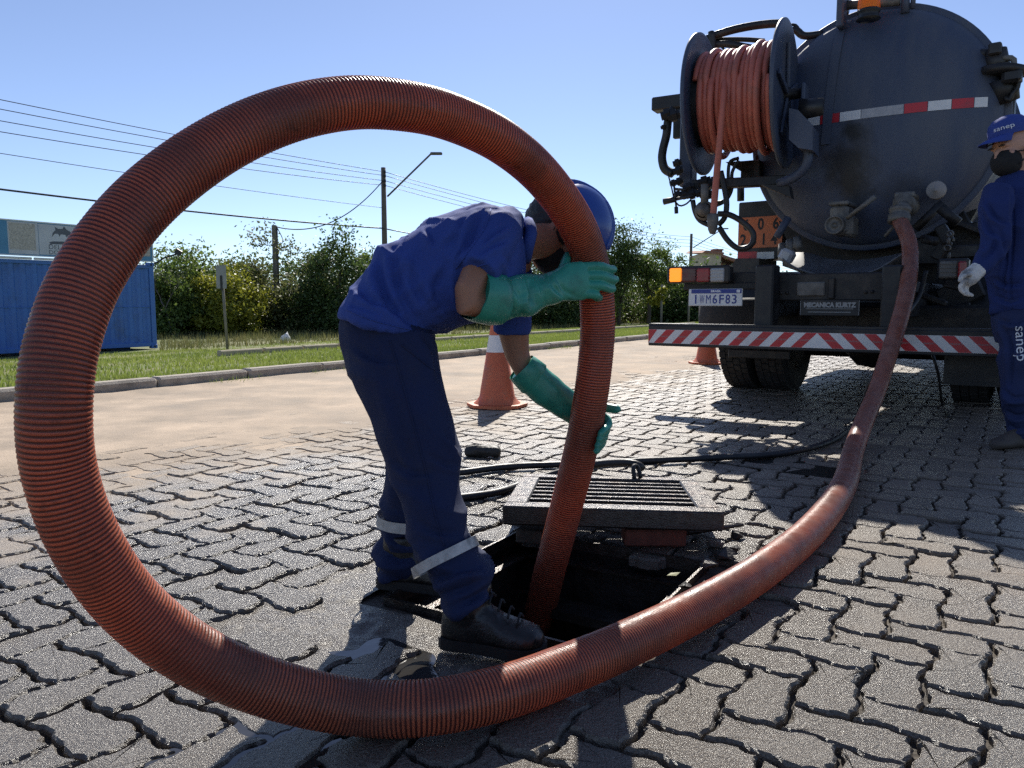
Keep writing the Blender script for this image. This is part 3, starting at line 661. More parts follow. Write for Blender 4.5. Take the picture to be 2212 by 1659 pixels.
b_ = MB(); b_.box(K(LN / 2 + .02, .02, (SB0 + SB1) / 2), (LN + .04, .06, SB1 - SB0), Km); link('board', b_.mesh('board', M_SB_BLUE), sg)
b_ = MB(); b_.box(K(LN / 2, -.012, SB1 - .015), (LN + .06, .02, .03), Km); b_.box(K(LN / 2, -.012, SB0 + .01), (LN + .06, .02, .025), Km); b_.box(K(.01, -.012, (SB0 + SB1) / 2), (.03, .021, SB1 - SB0 - .06), Km); link('frame', b_.mesh('frame', M_WHITE), sg)
for a, w in ((.32, .46), (3.52, .62)):
    b_ = MB(); b_.box(K(a, -.014, (SB0 + SB1) / 2 + .04), (w, .006, .66), Km); link('printed_photo', b_.mesh('printed_photo', M_SB_TEX), sg)
b_ = MB(); b_.box(K(2.45, -.014, (SB0 + SB1) / 2), (1.36, .006, .78), Km); b_.box(K(3.5, -.012, (SB0 + SB1) / 2 - .0), (.72, .003, .8), Km); link('white_panel', b_.mesh('white_panel', M_SB_PALE), sg)
dol = [(-.5, -.24), (-.44, -.02), (-.3, .14), (-.33, .3), (-.16, .2), (.05, .22), (.12, .36), (.24, .2), (.42, .1), (.52, -.02), (.4, -.06), (.3, -.1), (.24, -.22), (.16, -.08), (-.05, -.07), (-.12, -.2), (-.18, -.06), (-.34, -.06)]
dc = K(2.55, -.0185, SB0 + .64); rt = RAX; b_ = MB(); b_.poly([dc + rt * x * .52 + np.array([0, 0, y * .5]) for x, y in dol])
rib = [(-.42, -.07), (-.3, -.02), (.3, .02), (.42, .07), (.42, -.03), (.3, -.11), (-.3, -.14), (-.42, -.2), (-.38, -.13)]
b_.poly([K(2.55, -.0185, SB0 + .42) + rt * x * .8 + np.array([0, 0, y * .6]) for x, y in rib])
put_text(b_, 'DEL', .17, K(2.75, -.0185, SB0 + .26), rt, (0, 0, 1), sx=1.1); put_text(b_, 'DO', .15, K(2.78, -.0185, SB0 + .12), rt, (0, 0, 1), sx=1.1)
link('dolphin_emblem', b_.mesh('dolphin_emblem', mat('sign_ink', (.09, .1, .12), .6)), sg)
b_ = MB(); b_.cyl(K(1.5, -.06, SB0 - .06), K(3.3, -.06, SB0 - .06), .03, n=8); b_.cyl(K(3.36, -.06, SB0 - .06), K(5.6, -.06, SB0 - .06), .03, n=8)
b_.cyl(K(1.6, -.06, SB0 - .06), K(1.6, .1, SB0 - .02), .012, n=6); b_.cyl(K(5.2, -.06, SB0 - .06), K(5.2, .1, SB0 - .02), .012, n=6); link('light_tube', b_.mesh('light_tube', M_WHITE), sg)
b_ = MB(); la = K(-.05, .1, hC + .02); lt = la + RAX * .0 + np.array([.7, 0, .3]); b_.tube(np.array([la, (la + lt) / 2 + [0, 0, .05], lt]), .025, 6); b_.box(lt + [.06, 0, .06], (.17, .1, .15), np.array(Matrix.Rotation(.6, 3, 'Y')))
link('floodlight_arm', b_.mesh('floodlight_arm', M_BLACK), sg)

# ------------------------------------------------------------------ poles, wires, sign post, bag, house
GP = 'utility poles along the far side of the verge'
pa = P(833, 655, 40.0); pa[2] = -.52; pcc = P(1490, 655, 77.5); pcc[2] = -.5
def zat(py, p): r_ = ray(CX, py); return CAM_H + r_[2] / r_[1] * p[1]
pole = thing('utility_pole', pa, 'wooden utility pole with a street lamp arm, left of the worker\'s back', 'pole', GP)
topA = zat(362, pa) ; b_ = MB(); b_.cyl(pa + [0, 0, -.3], [pa[0], pa[1], topA], .17, .12, 10); link('post', b_.mesh('post', M_WOODPOLE), pole)
b_ = MB(); armz = zat(425, pa); lampz = zat(340, pa); armp = np.array([pa[0] + .2, pa[1] - .1, armz]); lend = np.array([P(935, 340, 39)[0], pa[1] - 1, lampz]); b_.tube(np.array([armp, armp * .12 + lend * .88, lend]), .045, 6); link('lamp_arm', b_.mesh('lamp_arm', M_GREY), pole)
b_ = MB(); b_.box(lend + [.25, 0, 0], (.6, .25, .12), bev=.04); link('street_lamp_head', b_.mesh('street_lamp_head', M_GREY), pole)
ins = [zat(q, pa) for q in (373, 381, 392, 402)]
b_ = MB()
for z in ins: b_.cyl([pa[0] + .1, pa[1] - .2, z - .07], [pa[0] + .1, pa[1] - .2, z + .07], .06, n=8)
link('insulator', b_.mesh('insulator', M_INK), pole)
pc_ = thing('utility_pole', pcc, 'distant utility pole left of the number plate, above the tail light', 'pole', GP); topC = zat(505, pcc)
b_ = MB(); b_.cyl(pcc + [0, 0, -.3], [pcc[0], pcc[1], topC], .17, .13, 10); link('post', b_.mesh('post', M_WOODPOLE), pc_)
b_ = MB(); b_.tube(np.array([[pcc[0] + .2, pcc[1], zat(535, pcc)], [pcc[0] + 2.8, pcc[1] - 1, zat(497, pcc)]]), .05, 6); b_.box([pcc[0] + 3.1, pcc[1] - 1, zat(496, pcc)], (.6, .25, .12), bev=.04); link('lamp_arm', b_.mesh('lamp_arm', M_GREY), pc_)
pb = T(600, 716); pole2 = thing('utility_pole', pb, 'short grey concrete service pole with a meter box', 'pole', GP); topB = CAM_H + (655.5 - 490) / F * pb[1]
b_ = MB(); b_.box([pb[0], pb[1], (topB + pb[2]) / 2 - .1], (.22, .22, topB - pb[2] + .2), bev=.03); link('post', b_.mesh('post', M_POLE), pole2)
b_ = MB(); b_.box([pb[0] + .26, pb[1] - .18, CAM_H + (655.5 - 668) / F * pb[1]], (.34, .25, .62), bev=.05); link('meter_box', b_.mesh('meter_box', M_HOUSE), pole2)
b_ = MB(); b_.cyl([pb[0] + .16, pb[1] - .14, pb[2] + 1.5], [pb[0] + .16, pb[1] - .14, topB - .1], .03, n=6); b_.tube(crom([[pb[0] + .16, pb[1] - .14, topB - .1], [pb[0] + .4, pb[1] - .1, topB - .7], [pb[0] + .2, pb[1] - .1, topB - 1.0]], .1), .02, 5); link('conduit', b_.mesh('conduit', M_WIRE), pole2)
def wire(p, q, sag, r, label):
    t = np.linspace(0, 1, 40)[:, None]; pts = np.asarray(p) * (1 - t) + np.asarray(q) * t; pts[:, 2] -= (4 * sag * t * (1 - t))[:, 0]
    b_ = MB(); b_.tube(pts, r, 5); link('overhead_wire', b_.mesh('overhead_wire', M_WIRE), label=label, cat='wire', group='overhead wires on the poles')
LE = pa[:2] - RAX[:2] * 36
for k, z in enumerate(ins):
    nth = ('topmost', 'second', 'third', 'fourth')[k]
    wire([pa[0] + .1, pa[1] - .25, z], [LE[0], LE[1], z + .25 - .12 * k], .35 + .05 * k, .014, f'{nth} thin overhead wire running left from the lamp pole')
    wire([pa[0] + .1, pa[1] - .25, z], [pcc[0], pcc[1], topC - .3 - k * .32], .6, .016, f'{nth} thin overhead wire running right from the lamp pole')
    wire([pcc[0], pcc[1], topC - .3 - k * .32], [pcc[0] + RAX[0] * 60, pcc[1] + RAX[1] * 60, topC - .3 - k * .32], .8, .018, f'{nth} overhead wire running right from the distant pole')
zl = zat(450, pa); wire([pa[0], pa[1] - .2, zl], [LE[0], LE[1], zl + .4], .3, .012, 'lower thin wire below the bundle left of the lamp pole')
zl = zat(494, pa); wire([pa[0], pa[1] - .2, zl], [LE[0], LE[1], zl + .5], .45, .035, 'thick low telephone cable left of the lamp pole')
wire([pa[0], pa[1] - .2, zat(392, pa)], [pb[0] + .1, pb[1], topB - .08], .9, .026, 'slack service cable from the lamp pole down to the short pole')
wire([pa[0], pa[1], zat(494, pa)], [pcc[0], pcc[1], topC - 2.6], .7, .03, 'thick low cable right of the lamp pole')
sp = T(492, 755); sgn = thing('road_sign', sp, 'grey back of a small roadside sign on a leaning post', 'sign'); stop = CAM_H + (655.5 - 575) / F * sp[1]
tp_ = np.array([P(485, 575, sp[1])[0], sp[1], stop]); b_ = MB(); b_.cyl(sp + [0, 0, -.2], tp_ - [0, 0, .1], .035, n=8); link('post', b_.mesh('post', M_POLE), sgn)
b_ = MB(); b_.box(tp_ + [0, -.045, -.28], (.25, .012, .56), bev=.005); link('sign_plate', b_.mesh('sign_plate', M_SIGNBACK), sgn)
b_ = MB(); b_.box(tp_ + [0, -.056, -.42], (.05, .02, .36)); link('bracket', b_.mesh('bracket', M_BLACK), sgn)
bp_ = T(617, 738); b_ = MB()
for k in range(5): a = random.uniform(0, 6); b_.loft([circ(bp_ + [math.cos(a) * .07, math.sin(a) * .05, z], RT, np.array([0, 1.0, 0]), r_, 10) for z, r_ in ((0, .05), (.04, .11), (.1, .12), (.18, .08), (.24 + .03 * k, .02))])
link('plastic_bag', setmat(solidify_remesh(b_, .03, 2, lambda c, n: .015 * sines(c, 30, 4)), M_BAG), label='white plastic bag lying on the grass by the short pole', cat='bag')
hp = P(1545, 655, 95); hp[2] = -.5; house = thing('house', hp, 'distant cream house with a sloping clay roof and chimney', 'house')
def hz(py): return CAM_H + (655.5 - py) / F * hp[1]
def hx(px): return P(px, 655, 95)[0]
b_ = MB(); b_.box([(hx(1502) + hx(1536)) / 2, hp[1], hz(600)], (hx(1536) - hx(1502), 8, hz(552) - hz(648))); b_.box([hx(1570), hp[1] + 2, hz(615)], (hx(1640) - hx(1537), 8, hz(580) - hz(650))); link('wall', b_.mesh('wall', M_HOUSE), house)
b_ = MB(); b_.prism([[hx(1495), hp[1] - 4.4, hz(553)], [hx(1540), hp[1] - 4.4, hz(556)], [hx(1540), hp[1] - 4.4, hz(552)], [hx(1503), hp[1] - 4.4, hz(548)]], (0, 9, .5)); b_.prism([[hx(1533), hp[1] - 3, hz(556)], [hx(1590), hp[1] - 3, hz(578)], [hx(1650), hp[1] - 3, hz(585)], [hx(1560), hp[1] - 3, hz(560)], [hx(1540), hp[1] - 3, hz(553)]], (0, 10, .4)); rf = link('roof', b_.mesh('roof', M_ROOF), house)
b_ = MB(); b_.box([hx(1532), hp[1] - 3, hz(552)], (hx(1542) - hx(1524), 1, hz(546) - hz(558))); b_.box([hx(1532), hp[1] - 3, hz(545.5)], (hx(1543) - hx(1522), 1.3, .15)); link('chimney', b_.mesh('chimney', M_ROOF), rf)
b_ = MB(); b_.box([hx(1519), hp[1] - 4.02, hz(590)], (1.1, .06, 1.2)); link('window', b_.mesh('window', M_INK), house)

# a small stake and young tree by the truck
for px, py, top, lb in ((1428, 700, 615, 'thin wooden stake on the grass left of the licence plate'), (1487, 697, 640, 'thin grey stake on the grass behind the licence plate')):
    q = T(px, py); b_ = MB(); b_.cyl(q + [0, 0, -.1], [q[0], q[1], CAM_H + (655.5 - top) / F * q[1]], .07, .06, 7); s_ = link('wooden_stake', b_.mesh('wooden_stake', M_POLE), label=lb, cat='stake', group='stakes on the verge')
q = T(1428, 700); qt = np.array([q[0], q[1], CAM_H + (655.5 - 640) / F * q[1]]); V, Q, c = leaf_cloud(77, .9, .6, .5, 9, 300, .16); bt = thing('young_palm', qt, 'small yellow-green sapling tied to the stake left of the licence plate', 'plant'); link('leaves', quad_mesh('leaves', V, Q, M_LEAF[2]), bt, world_coords=False)

# ------------------------------------------------------------------ traffic cones
def cone(p, label, rz, scale=1.0):
    t = thing('traffic_cone', p, label, 'traffic cone', 'orange and white traffic cones', rz); s = scale
    b_ = MB(); pts = []
    for k in range(8):
        a = math.pi / 8 + k * math.pi / 4; r_ = .235 if k % 2 == 0 else .235
        pts.append([math.cos(a) * r_ * s, math.sin(a) * r_ * s, 0.006])
    b_.prism(pts, (0, 0, .022 * s))
    for a in (0, 1.57, 3.14, 4.71): b_.box([math.cos(a) * .17 * s, math.sin(a) * .17 * s, .012], (.09 * s, .09 * s, .024))
    link('base', b_.mesh('base', M_CONE), t, world_coords=False)
    def cr(z): return (.150 - (.150 - .028) * (z / .75)) * s
    b_ = MB(); b_.lathe([(cr(0) + .03 * s, .03 * s), (cr(0) + .008 * s, .05 * s), (cr(.08), .08 * s), (cr(.42), .42 * s), (cr(.42) - .002, .421 * s)], (0, 0, 0), (0, 0, 1), 32); link('cone_body', b_.mesh('cone_body', M_CONE), t, world_coords=False)
    b_ = MB(); b_.lathe([(cr(.42) + .001, .421 * s), (cr(.55) + .001, .55 * s)], (0, 0, 0), (0, 0, 1), 32); link('white_band', b_.mesh('white_band', M_CONEW), t, world_coords=False)
    b_ = MB(); b_.lathe([(cr(.55) + .0005, .551 * s), (cr(.75), .75 * s), (cr(.75) * .5, .755 * s), (.001, .755 * s)], (0, 0, 0), (0, 0, 1), 32); link('cone_tip', b_.mesh('cone_tip', M_CONE), t, world_coords=False)
cone(G(1074, 878), 'orange traffic cone with white band behind the bending worker\'s arm', .35)
cone(G(1526, 786), 'orange traffic cone half hidden behind the truck\'s striped bumper', .1)

# ------------------------------------------------------------------ vacuum truck, in its own frame: x to its right, y forward, z up
TA = rad(36.0); TX = np.array([math.cos(TA), -math.sin(TA), 0]); TY = np.array([math.sin(TA), math.cos(TA), 0])
TO = P(1765, 737, 5.19); TO[2] = 0
truck = thing('vacuum_truck', TO, 'dark blue vacuum tanker truck with hose reel, seen from behind', 'truck', rotz=-TA)
def tl(p): d = np.asarray(p) - TO; return np.array([d @ TX, d @ TY, d[2]])
def tw(q): return TO + TX * q[0] + TY * q[1] + np.array([0, 0, q[2]])
def tp(px, py, s):
    r = ray(px, py); d = C0 - TO; t = (s - d @ TY) / (r @ TY); return tl(C0 + r * t)
def part(name, mb, m, parent=None, **kw): return link(name, mb.mesh(name, m), parent or truck, world_coords=False, **kw)
def rect(px0, py0, px1, py1, s):            # centre and size of an upright rectangle across the truck
    a, b, c, d = tp(px0, py0, s), tp(px1, py0, s), tp(px0, py1, s), tp(px1, py1, s)
    x0, x1, z1, z0 = (a[0] + c[0]) / 2, (b[0] + d[0]) / 2, (a[2] + b[2]) / 2, (c[2] + d[2]) / 2
    return (x0 + x1) / 2, (z0 + z1) / 2, x1 - x0, z1 - z0
def tbox(mb, px0, py0, px1, py1, s, depth, mi=0, bev=.008):
    x, z, w, h = rect(px0, py0, px1, py1, s); return mb.box((x, s + depth / 2, z), (w, depth, h), bev=bev, mi=mi)
EX = (1, 0, 0); EZ = (0, 0, 1)
# bumper bar with chevron tape
zt = tp(1765, 719, 0)[2]; zbm = tp(1765, 752, 0)[2]; ztop = tp(1765, 709, 0)[2]; zlow = tp(1765, 759, 0)[2]
b_ = MB(); b_.box((0, .05, (ztop + zlow) / 2), (2.5, .1, ztop - zlow), bev=.006); b_.box((0, .07, ztop + .006), (2.5, .12, .016)); bumper = part('bumper', b_, M_BLACK)
b_ = MB(); b_.box((0, -.0025, (zt + zbm) / 2), (2.494, .003, zt - zbm)); part('white_tape', b_, M_WHITE, bumper)
hT = zt - zbm; per = 1.247 / 8.5
for sg in (-1, 1):
    x = 0.0
    for k in range(10):
        u0, u1 = k * per, k * per + per / 2; sh = .1
        poly = [(u0, zt - .001), (u1, zt - .001), (u1 + sh, zbm + .001), (u0 + sh, zbm + .001)]; q = []
        pts = [(min(max(a, 0), 1.246), z) for a, z in poly]
        if pts[0][0] >= 1.245: continue
        if poly[2][0] > 1.246 and poly[1][0] <= 1.246:
            f = (1.246 - poly[1][0]) / sh; zc_ = zt + (zbm - zt) * f
            f0 = (1.246 - poly[0][0]) / sh; pts = [(poly[0][0], zt - .001), (poly[1][0], zt - .001), (1.246, zc_)] + ([(1.246, zbm + .001), (poly[3][0], zbm + .001)] if poly[3][0] < 1.246 else [(1.246, zt + (zbm - zt) * min(f0, 1))])
        b_ = MB(); b_.prism([(sg * a, -.0045, z) for a, z in pts], (0, .0015, 0)); part('red_stripe', b_, M_RED, bumper)
for sg in (-1, 1):
    for k in range(8):
        b_ = MB(); put_text(b_, 'PRADIATI', .016, (sg * (k * per + per * .25 + .05), -.0052, (zt + zbm) / 2), EX, EZ); part('tape_print', b_, M_GREYINK, bumper)
# frame, posts, cross member
for px0, px1 in ((1629, 1669), (1902, 1946)):
    b_ = MB(); tbox(b_, px0, 572, px1, 712, .12, .16, bev=.012); part('frame_post', b_, M_BLACK)
b_ = MB(); tbox(b_, 1634, 590, 1910, 650, .3, .14, bev=.01)
for px, py in ((1700, 633), (1687, 633), (1884, 630), (1870, 631)): q = tp(px, py, .295); b_.cyl(q, q + [0, -.008, 0], .012, n=10)
cross = part('cross_member', b_, M_DARKSTEEL)
b_ = MB(); tbox(b_, 1720, 609, 1782, 640, .285, .02, bev=.012); part('dusty_number_lamp', b_, M_GREY, cross, label='dust covered rectangular lamp on the cross member')
b_ = MB(); tbox(b_, 1788, 600, 1802, 645, .27, .03, bev=.006); part('bracket', b_, M_DARKSTEEL, cross)
x, z, w, h = rect(1728, 648, 1857, 682, .26); b_ = MB(); b_.box((x, .265, z), (w, .008, h), bev=.003); mk = part('maker_plate', b_, M_BLACK, label='dark plate reading MECANICA KURTZ under the tank')
b_ = MB(); put_text(b_, 'MECANICA KURTZ', h * .4, (x, .2585, z + h * .17), EX, EZ, sx=.97 * w / (h * .4 * 9.6), bold=.003); b_.box((x, .2595, z - h * .06), (w * .8, .002, h * .03))
b_.box((x, .2595, z - h * .27), (w * .72, .002, h * .045))
for sg in (-1, 1): b_.box((x + sg * (w / 2 - .004), .2595, z), (.003, .002, h * .92))
part('plate_lettering', b_, M_GREYINK, mk)
for sx_ in (-.42, .42): b_ = MB(); b_.box((sx_, 4.6, .82), (.09, 8.6, .26), bev=.01); part('chassis_rail', b_, M_DARKSTEEL)
# tail lights
def taillight(px0, py0, px1, py1, s, cuts, label):
    b_ = MB(); tbox(b_, px0, py0, px1, py1, s, .09, bev=.012); t = part('tail_light', b_, M_BLACK, label=label)
    for a, b2, m in cuts:
        b_ = MB(); x, z, w, h = rect(px0 + (px1 - px0) * a, py0 + (py1 - py0) * .14, px0 + (px1 - px0) * b2, py0 + (py1 - py0) * .94, s)
        b_.box((x, s + .005, z), (w - .004, .03, h), bev=.008)
        for k in range(4): b_.box((x, s - .012, z - h * .35 + k * h * .23), (w - .012, .008, h * .05))
        part('lens', b_, m, t)
taillight(1440, 574, 1576, 611, .22, ((.045, .24, M_LAMPON), (.24, .475, M_DKRED), (.475, .69, M_REDLENS), (.69, .92, M_CLEAR)), 'left tail light cluster with the amber lamp lit')
taillight(2024, 558, 2092, 604, .3, ((.06, .66, M_GREY), (.66, .95, M_REDLENS)), 'dusty right tail light cluster')
b_ = MB(); tbox(b_, 1560, 588, 1640, 620, .33, .06); part('light_bracket', b_, M_DARKSTEEL); b_ = MB(); tbox(b_, 1476, 611, 1640, 626, .3, .02); part('plate_bracket', b_, M_DARKSTEEL)
# licence plate
x, z, w, h = rect(1487, 624, 1603, 661, .18); b_ = MB(); b_.box((x, .19, z), (w, .012, h), bev=.004); lp = part('licence_plate', b_, M_WHITE, label='white licence plate with blue band')
b_ = MB(); b_.box((x + w * .02, .1825, z + h * .36), (w * .93, .003, h * .24)); part('blue_band', b_, M_BLUEINK, lp)
b_ = MB()
for i, ch in enumerate('IWM6F83'):
    V, Fs = text_mesh(ch, h * .74, bold=0.0 if ch in 'WM' else .0012); wch = V[:, 0].max() - V[:, 0].min(); V[:, 0] *= w * .086 / max(wch, .02) if ch != 'I' else 1.0; xo = x - w * .36 + i * w * .12
    b_.add(np.array([xo, .1822, z - h * .13]) + np.outer(V[:, 0], EX) + np.outer(V[:, 1], EZ), Fs)
part('plate_number', b_, M_BLUEINK, lp)
b_ = MB(); put_text(b_, 'BRASIL', h * .17, (x + w * .02, .180, z + h * .36), EX, EZ, bold=.001, sx=1.2); b_.box((x + w * .43, .1805, z + h * .36), (w * .06, .001, h * .16)); part('band_lettering', b_, M_WINK, lp)
# hazard plate box
x, z, w, h = rect(1594, 434, 1690, 560, 1.75); b_ = MB(); b_.box((x, 1.95, z), (w, .4, h), bev=.01); hb = part('side_cabinet', b_, M_BLACK)
x, z, w, h = rect(1595, 468, 1690, 535, 1.74); b_ = MB(); b_.box((x, 1.742, z), (w, .008, h)); op = part('hazard_plate', b_, M_ORANGE, hb, label='orange hazard plate reading 606 over 2814')
b_ = MB()
for i, ch in enumerate('606'): put_text(b_, ch, h * .5, (x - w * .32 + i * w * .335, 1.7365, z + h * .24), EX, EZ, sx=.8, bold=.004)
for i, ch in enumerate('2814'): put_text(b_, ch, h * .5, (x - w * .38 + i * w * .235, 1.7365, z - h * .25), EX, EZ, sx=.8, bold=.004)
part('hazard_number', b_, M_INK, op)
for a, b2, m in ((1594, 1635, M_RED), (1635, 1672, M_WHITE)): b_ = MB(); tbox(b_, a, 544, b2, 559, 1.743, .004, bev=0); part('reflector_strip', b_, m, hb)
b_ = MB(); q0, q1 = tp(1600, 434, 1.9), tp(1600, 400, 1.9); b_.cyl(q0, q1, .035, n=8); part('cabinet_post', b_, M_BLACK, hb)
b_ = MB(); b_.prism([tp(1590, 558, 1.5), tp(1640, 558, 1.5), tp(1640, 589, 1.5), tp(1576, 589, 1.5), tp(1579, 577, 1.5)], (0, .5, 0)); part('mudguard', b_, M_BLACK)
b_ = MB(); tbox(b_, 1608, 598, 1640, 606, 1.2, .05, bev=.01); part('side_marker', b_, M_CLEAR)
# wheels
def tyre_mesh(R_, W, n=48, lugs=True):
    b_ = MB(); prof = [(R_ * .56, -W / 2 + .03), (R_ * .62, -W / 2), (R_ * .85, -W / 2 - .008), (R_ * .965, -W / 2 + .012), (R_ * .985, -W / 2 + .03), (R_ * .985, W / 2 - .03), (R_ * .965, W / 2 - .012), (R_ * .85, W / 2 + .008), (R_ * .62, W / 2), (R_ * .56, W / 2 - .03)]
    b_.lathe(prof, (0, 0, 0), EX, n)
    if lugs:
        for row in range(4):
            for k in range(46):
                a = 2 * math.pi * (k + (row % 2) * .5) / 46; xc = (-1.5 + row) * W * .23; c = np.array([xc, math.sin(a) * R_ * .99, math.cos(a) * R_ * .99])
                rm = np.stack([[1, 0, 0], [0, math.cos(a), -math.sin(a)], [0, math.sin(a), math.cos(a)]], 1)
                b_.box(c, (W * .205, R_ * .105, .02), rm)
    return b_
def wheel(x, y, R_=.5, W=.27):
    t = D.objects.new('wheel', None); COL.objects.link(t); t.parent = truck; t.location = (x, y, R_ - .004)
    o = D.objects.new('tyre', TY_ME); COL.objects.link(o); o.parent = t
    o = D.objects.new('wheel_rim', RIM_ME); COL.objects.link(o); o.parent = t
TY_ME = tyre_mesh(.5, .27).mesh('tyre', M_RUBBER)
b_ = MB(); b_.lathe([(.285, -.12), (.27, -.1), (.24, -.05), (.1, -.04), (.08, -.09), (.001, -.09)], (0, 0, 0), EX, 28); b_.lathe([(.285, .12), (.27, .1), (.24, .05), (.1, .04), (.08, .09), (.001, .09)], (0, 0, 0), EX, 28); b_.lathe([(.283, -.12), (.283, .12)], (0, 0, 0), EX, 28); RIM_ME = b_.mesh('wheel_rim', M_GREY)
wy = tp(1650, 829, 1.7)[1] + .02
tlx = tl(G(1590, 822))[0]; ycon = 1.85
for sx_ in (-1, 1):
    for off in (1.085, .765): wheel(sx_ * off, ycon)
    wheel(sx_ * 1.05, 7.6)
b_ = MB(); b_.cyl((-1.0, ycon, .5), (1.0, ycon, .5), .09, n=14); b_.lathe([(.1, -.26), (.25, -.12), (.27, 0), (.25, .12), (.1, .26)], (0, ycon, .5), EX, 20); part('rear_axle', b_, M_DARKSTEEL)
b_ = MB(); tbox(b_, 1572, 756, 1706, 775, 1.05, .03); part('mudflap_bar', b_, M_DARKSTEEL)
for sx_ in (-1, 1):
    pts = [(sx_ * .6, ycon + math.cos(a) * .58, .5 + math.sin(a) * .58) for a in np.linspace(.2, math.pi - .2, 14)]; b_ = MB()
    V = np.array([p for p in pts] + [(sx_ * 1.24, y, z) for _, y, z in pts]); n = len(pts); b_.add(V, [(i, i + 1, n + i + 1, n + i) for i in range(n - 1)], 0, True); part('wheel_arch', b_, M_BLACK)
for x0, x1, z0, z1, y in ((.62, 1.24, .18, .78, 1.22), (-.2, .55, .42, .8, 2.3)): b_ = MB(); b_.box(((x0 + x1) / 2, y, (z0 + z1) / 2), (x1 - x0, .02, z1 - z0)); part('added_dark_flap', b_, M_BLACK)  # dark flaps added to hide the right tyres and deepen the underbody shade
b_ = MB(); b_.box((.95, 4.2, .75), (.55, 2.2, .6), bev=.08); part('fuel_tank', b_, M_BLACK)
b_ = MB(); b_.box((-.95, 4.2, .8), (.55, 1.8, .55), bev=.08); part('side_box', b_, M_BLACK)
# spare tyre lying flat
q = tp(1512, 690, 1.15); st = D.objects.new('spare_wheel', None); COL.objects.link(st); st.parent = truck; st.location = (q[0] + .52, 1.15, tp(1560, 686, .8)[2] + .02); st.rotation_euler = (0, math.pi / 2, 0); 
for nm, me in (('tyre', tyre_mesh(.5, .27, lugs=False).mesh('spare_tyre', M_RUBBER)), ('wheel_rim', RIM_ME)): o = D.objects.new(nm, me); COL.objects.link(o); o.parent = st
# tank
s0 = 1.2; tc = tp(1881, 281, s0); RR = np.linalg.norm(tp(2149, 281, s0) - tc) * .5 + np.linalg.norm(tp(1881, 13, s0) - tc) * .5; bulge = .27
b_ = MB(); prof = [(RR * math.sin(a), -bulge * math.cos(a)) for a in np.linspace(0.0, math.pi / 2, 26)] + [(RR, 5.2)] + [(RR * math.cos(a), 5.2 + bulge * math.sin(a)) for a in np.linspace(.05, math.pi / 2, 10)]
b_.lathe(prof, (tc[0], s0, tc[2]), (0, 1, 0), 96)
def tank_paint():                                # the tank's paint with two greasy drip stains below the middle
    m = M_TANK.copy(); m.name = 'tank_paint_with_grease'; nt = m.node_tree; L = nt.links.new; b = nt.nodes['Principled BSDF']
    src = b.inputs['Base Color'].links[0].from_socket; co = nnode(nt, 'ShaderNodeTexCoord').outputs['Object']; cur = src
    nz = nnode(nt, 'ShaderNodeTexNoise'); nz.inputs['Scale'].default_value = 9; nz.inputs['Detail'].default_value = 8; L(co, nz.inputs['Vector'])
    for (px, py), (rx, rz), amt in (((1837, 285), (.07, .08), .9), ((1833, 360), (.2, .34), .85), ((1845, 420), (.12, .3), .5), ((1950, 410), (.2, .12), .5)):
        q = tp(px, py, .95); vm = nnode(nt, 'ShaderNodeVectorMath', operation='SUBTRACT'); L(co, vm.inputs[0]); vm.inputs[1].default_value = (q[0], .95, q[2])
        sc = nnode(nt, 'ShaderNodeVectorMath', operation='MULTIPLY'); L(vm.outputs[0], sc.inputs[0]); sc.inputs[1].default_value = (1 / rx, .6, 1 / rz)
        ln = nnode(nt, 'ShaderNodeVectorMath', operation='LENGTH'); L(sc.outputs[0], ln.inputs[0])
        ad = nnode(nt, 'ShaderNodeMath', operation='MULTIPLY_ADD'); L(nz.outputs['Fac'], ad.inputs[0]); ad.inputs[1].default_value = 1.6; L(ln.outputs['Value'], ad.inputs[2])
        mr = nnode(nt, 'ShaderNodeMapRange'); mr.inputs[1].default_value = 1.15; mr.inputs[2].default_value = 1.95; mr.inputs[3].default_value = amt; mr.inputs[4].default_value = 0; L(ad.outputs[0], mr.inputs[0])
        mx = nnode(nt, 'ShaderNodeMix', data_type='RGBA'); L(mr.outputs[0], mx.inputs[0]); L(cur, mx.inputs[6]); mx.inputs[7].default_value = (.014, .013, .013, 1); cur = mx.outputs[2]
    L(cur, b.inputs['Base Color']); return m
tank = part('tank', b_, tank_paint())
def dish(x, z): r2 = min(.999, ((x - tc[0]) ** 2 + (z - tc[2]) ** 2) / RR ** 2); return s0 - bulge * math.sqrt(1 - r2)
b_ = MB(); b_.lathe([(RR - .01, -.02), (RR + .035, -.022), (RR + .042, -.015), (RR + .042, .05), (RR - .01, .055)], (tc[0], s0 + .01, tc[2]), (0, 1, 0), 96); part('tank_rim', b_, M_TANK, tank)
for k in range(1, 4):
    b_ = MB(); b_.lathe([(RR - .01, -.03), (RR + .05, -.03), (RR + .05, .03), (RR - .01, .03)], (tc[0], s0 + k * 1.3, tc[2]), (0, 1, 0), 72); part('tank_ring', b_, M_TANK, tank)
zs = tp(1990, 232, .97)[2]
xs_ = [tp(p, 240, .97)[0] for p in (1739, 1774, 1817, 1863, 1954, 2004, 2054, 2101, 2130)]
def on_dish(x, z, e=.004): return (x, dish(x, z) - e, z)
for i, m in enumerate((M_WHITE, M_RED, M_WHITE, M_CLEAR, M_RED, M_WHITE, M_RED, M_WHITE)):
    n = 6; b_ = MB(); V = []
    for t in np.linspace(xs_[i] + .002, xs_[i + 1] - .002, n):
        for zz in (zs - .034, zs + .034): V.append(on_dish(t, zz))
    b_.add(V, [(2 * j, 2 * j + 2, 2 * j + 3, 2 * j + 1) for j in range(n - 1)]); part('reflective_strip', b_, m, tank)
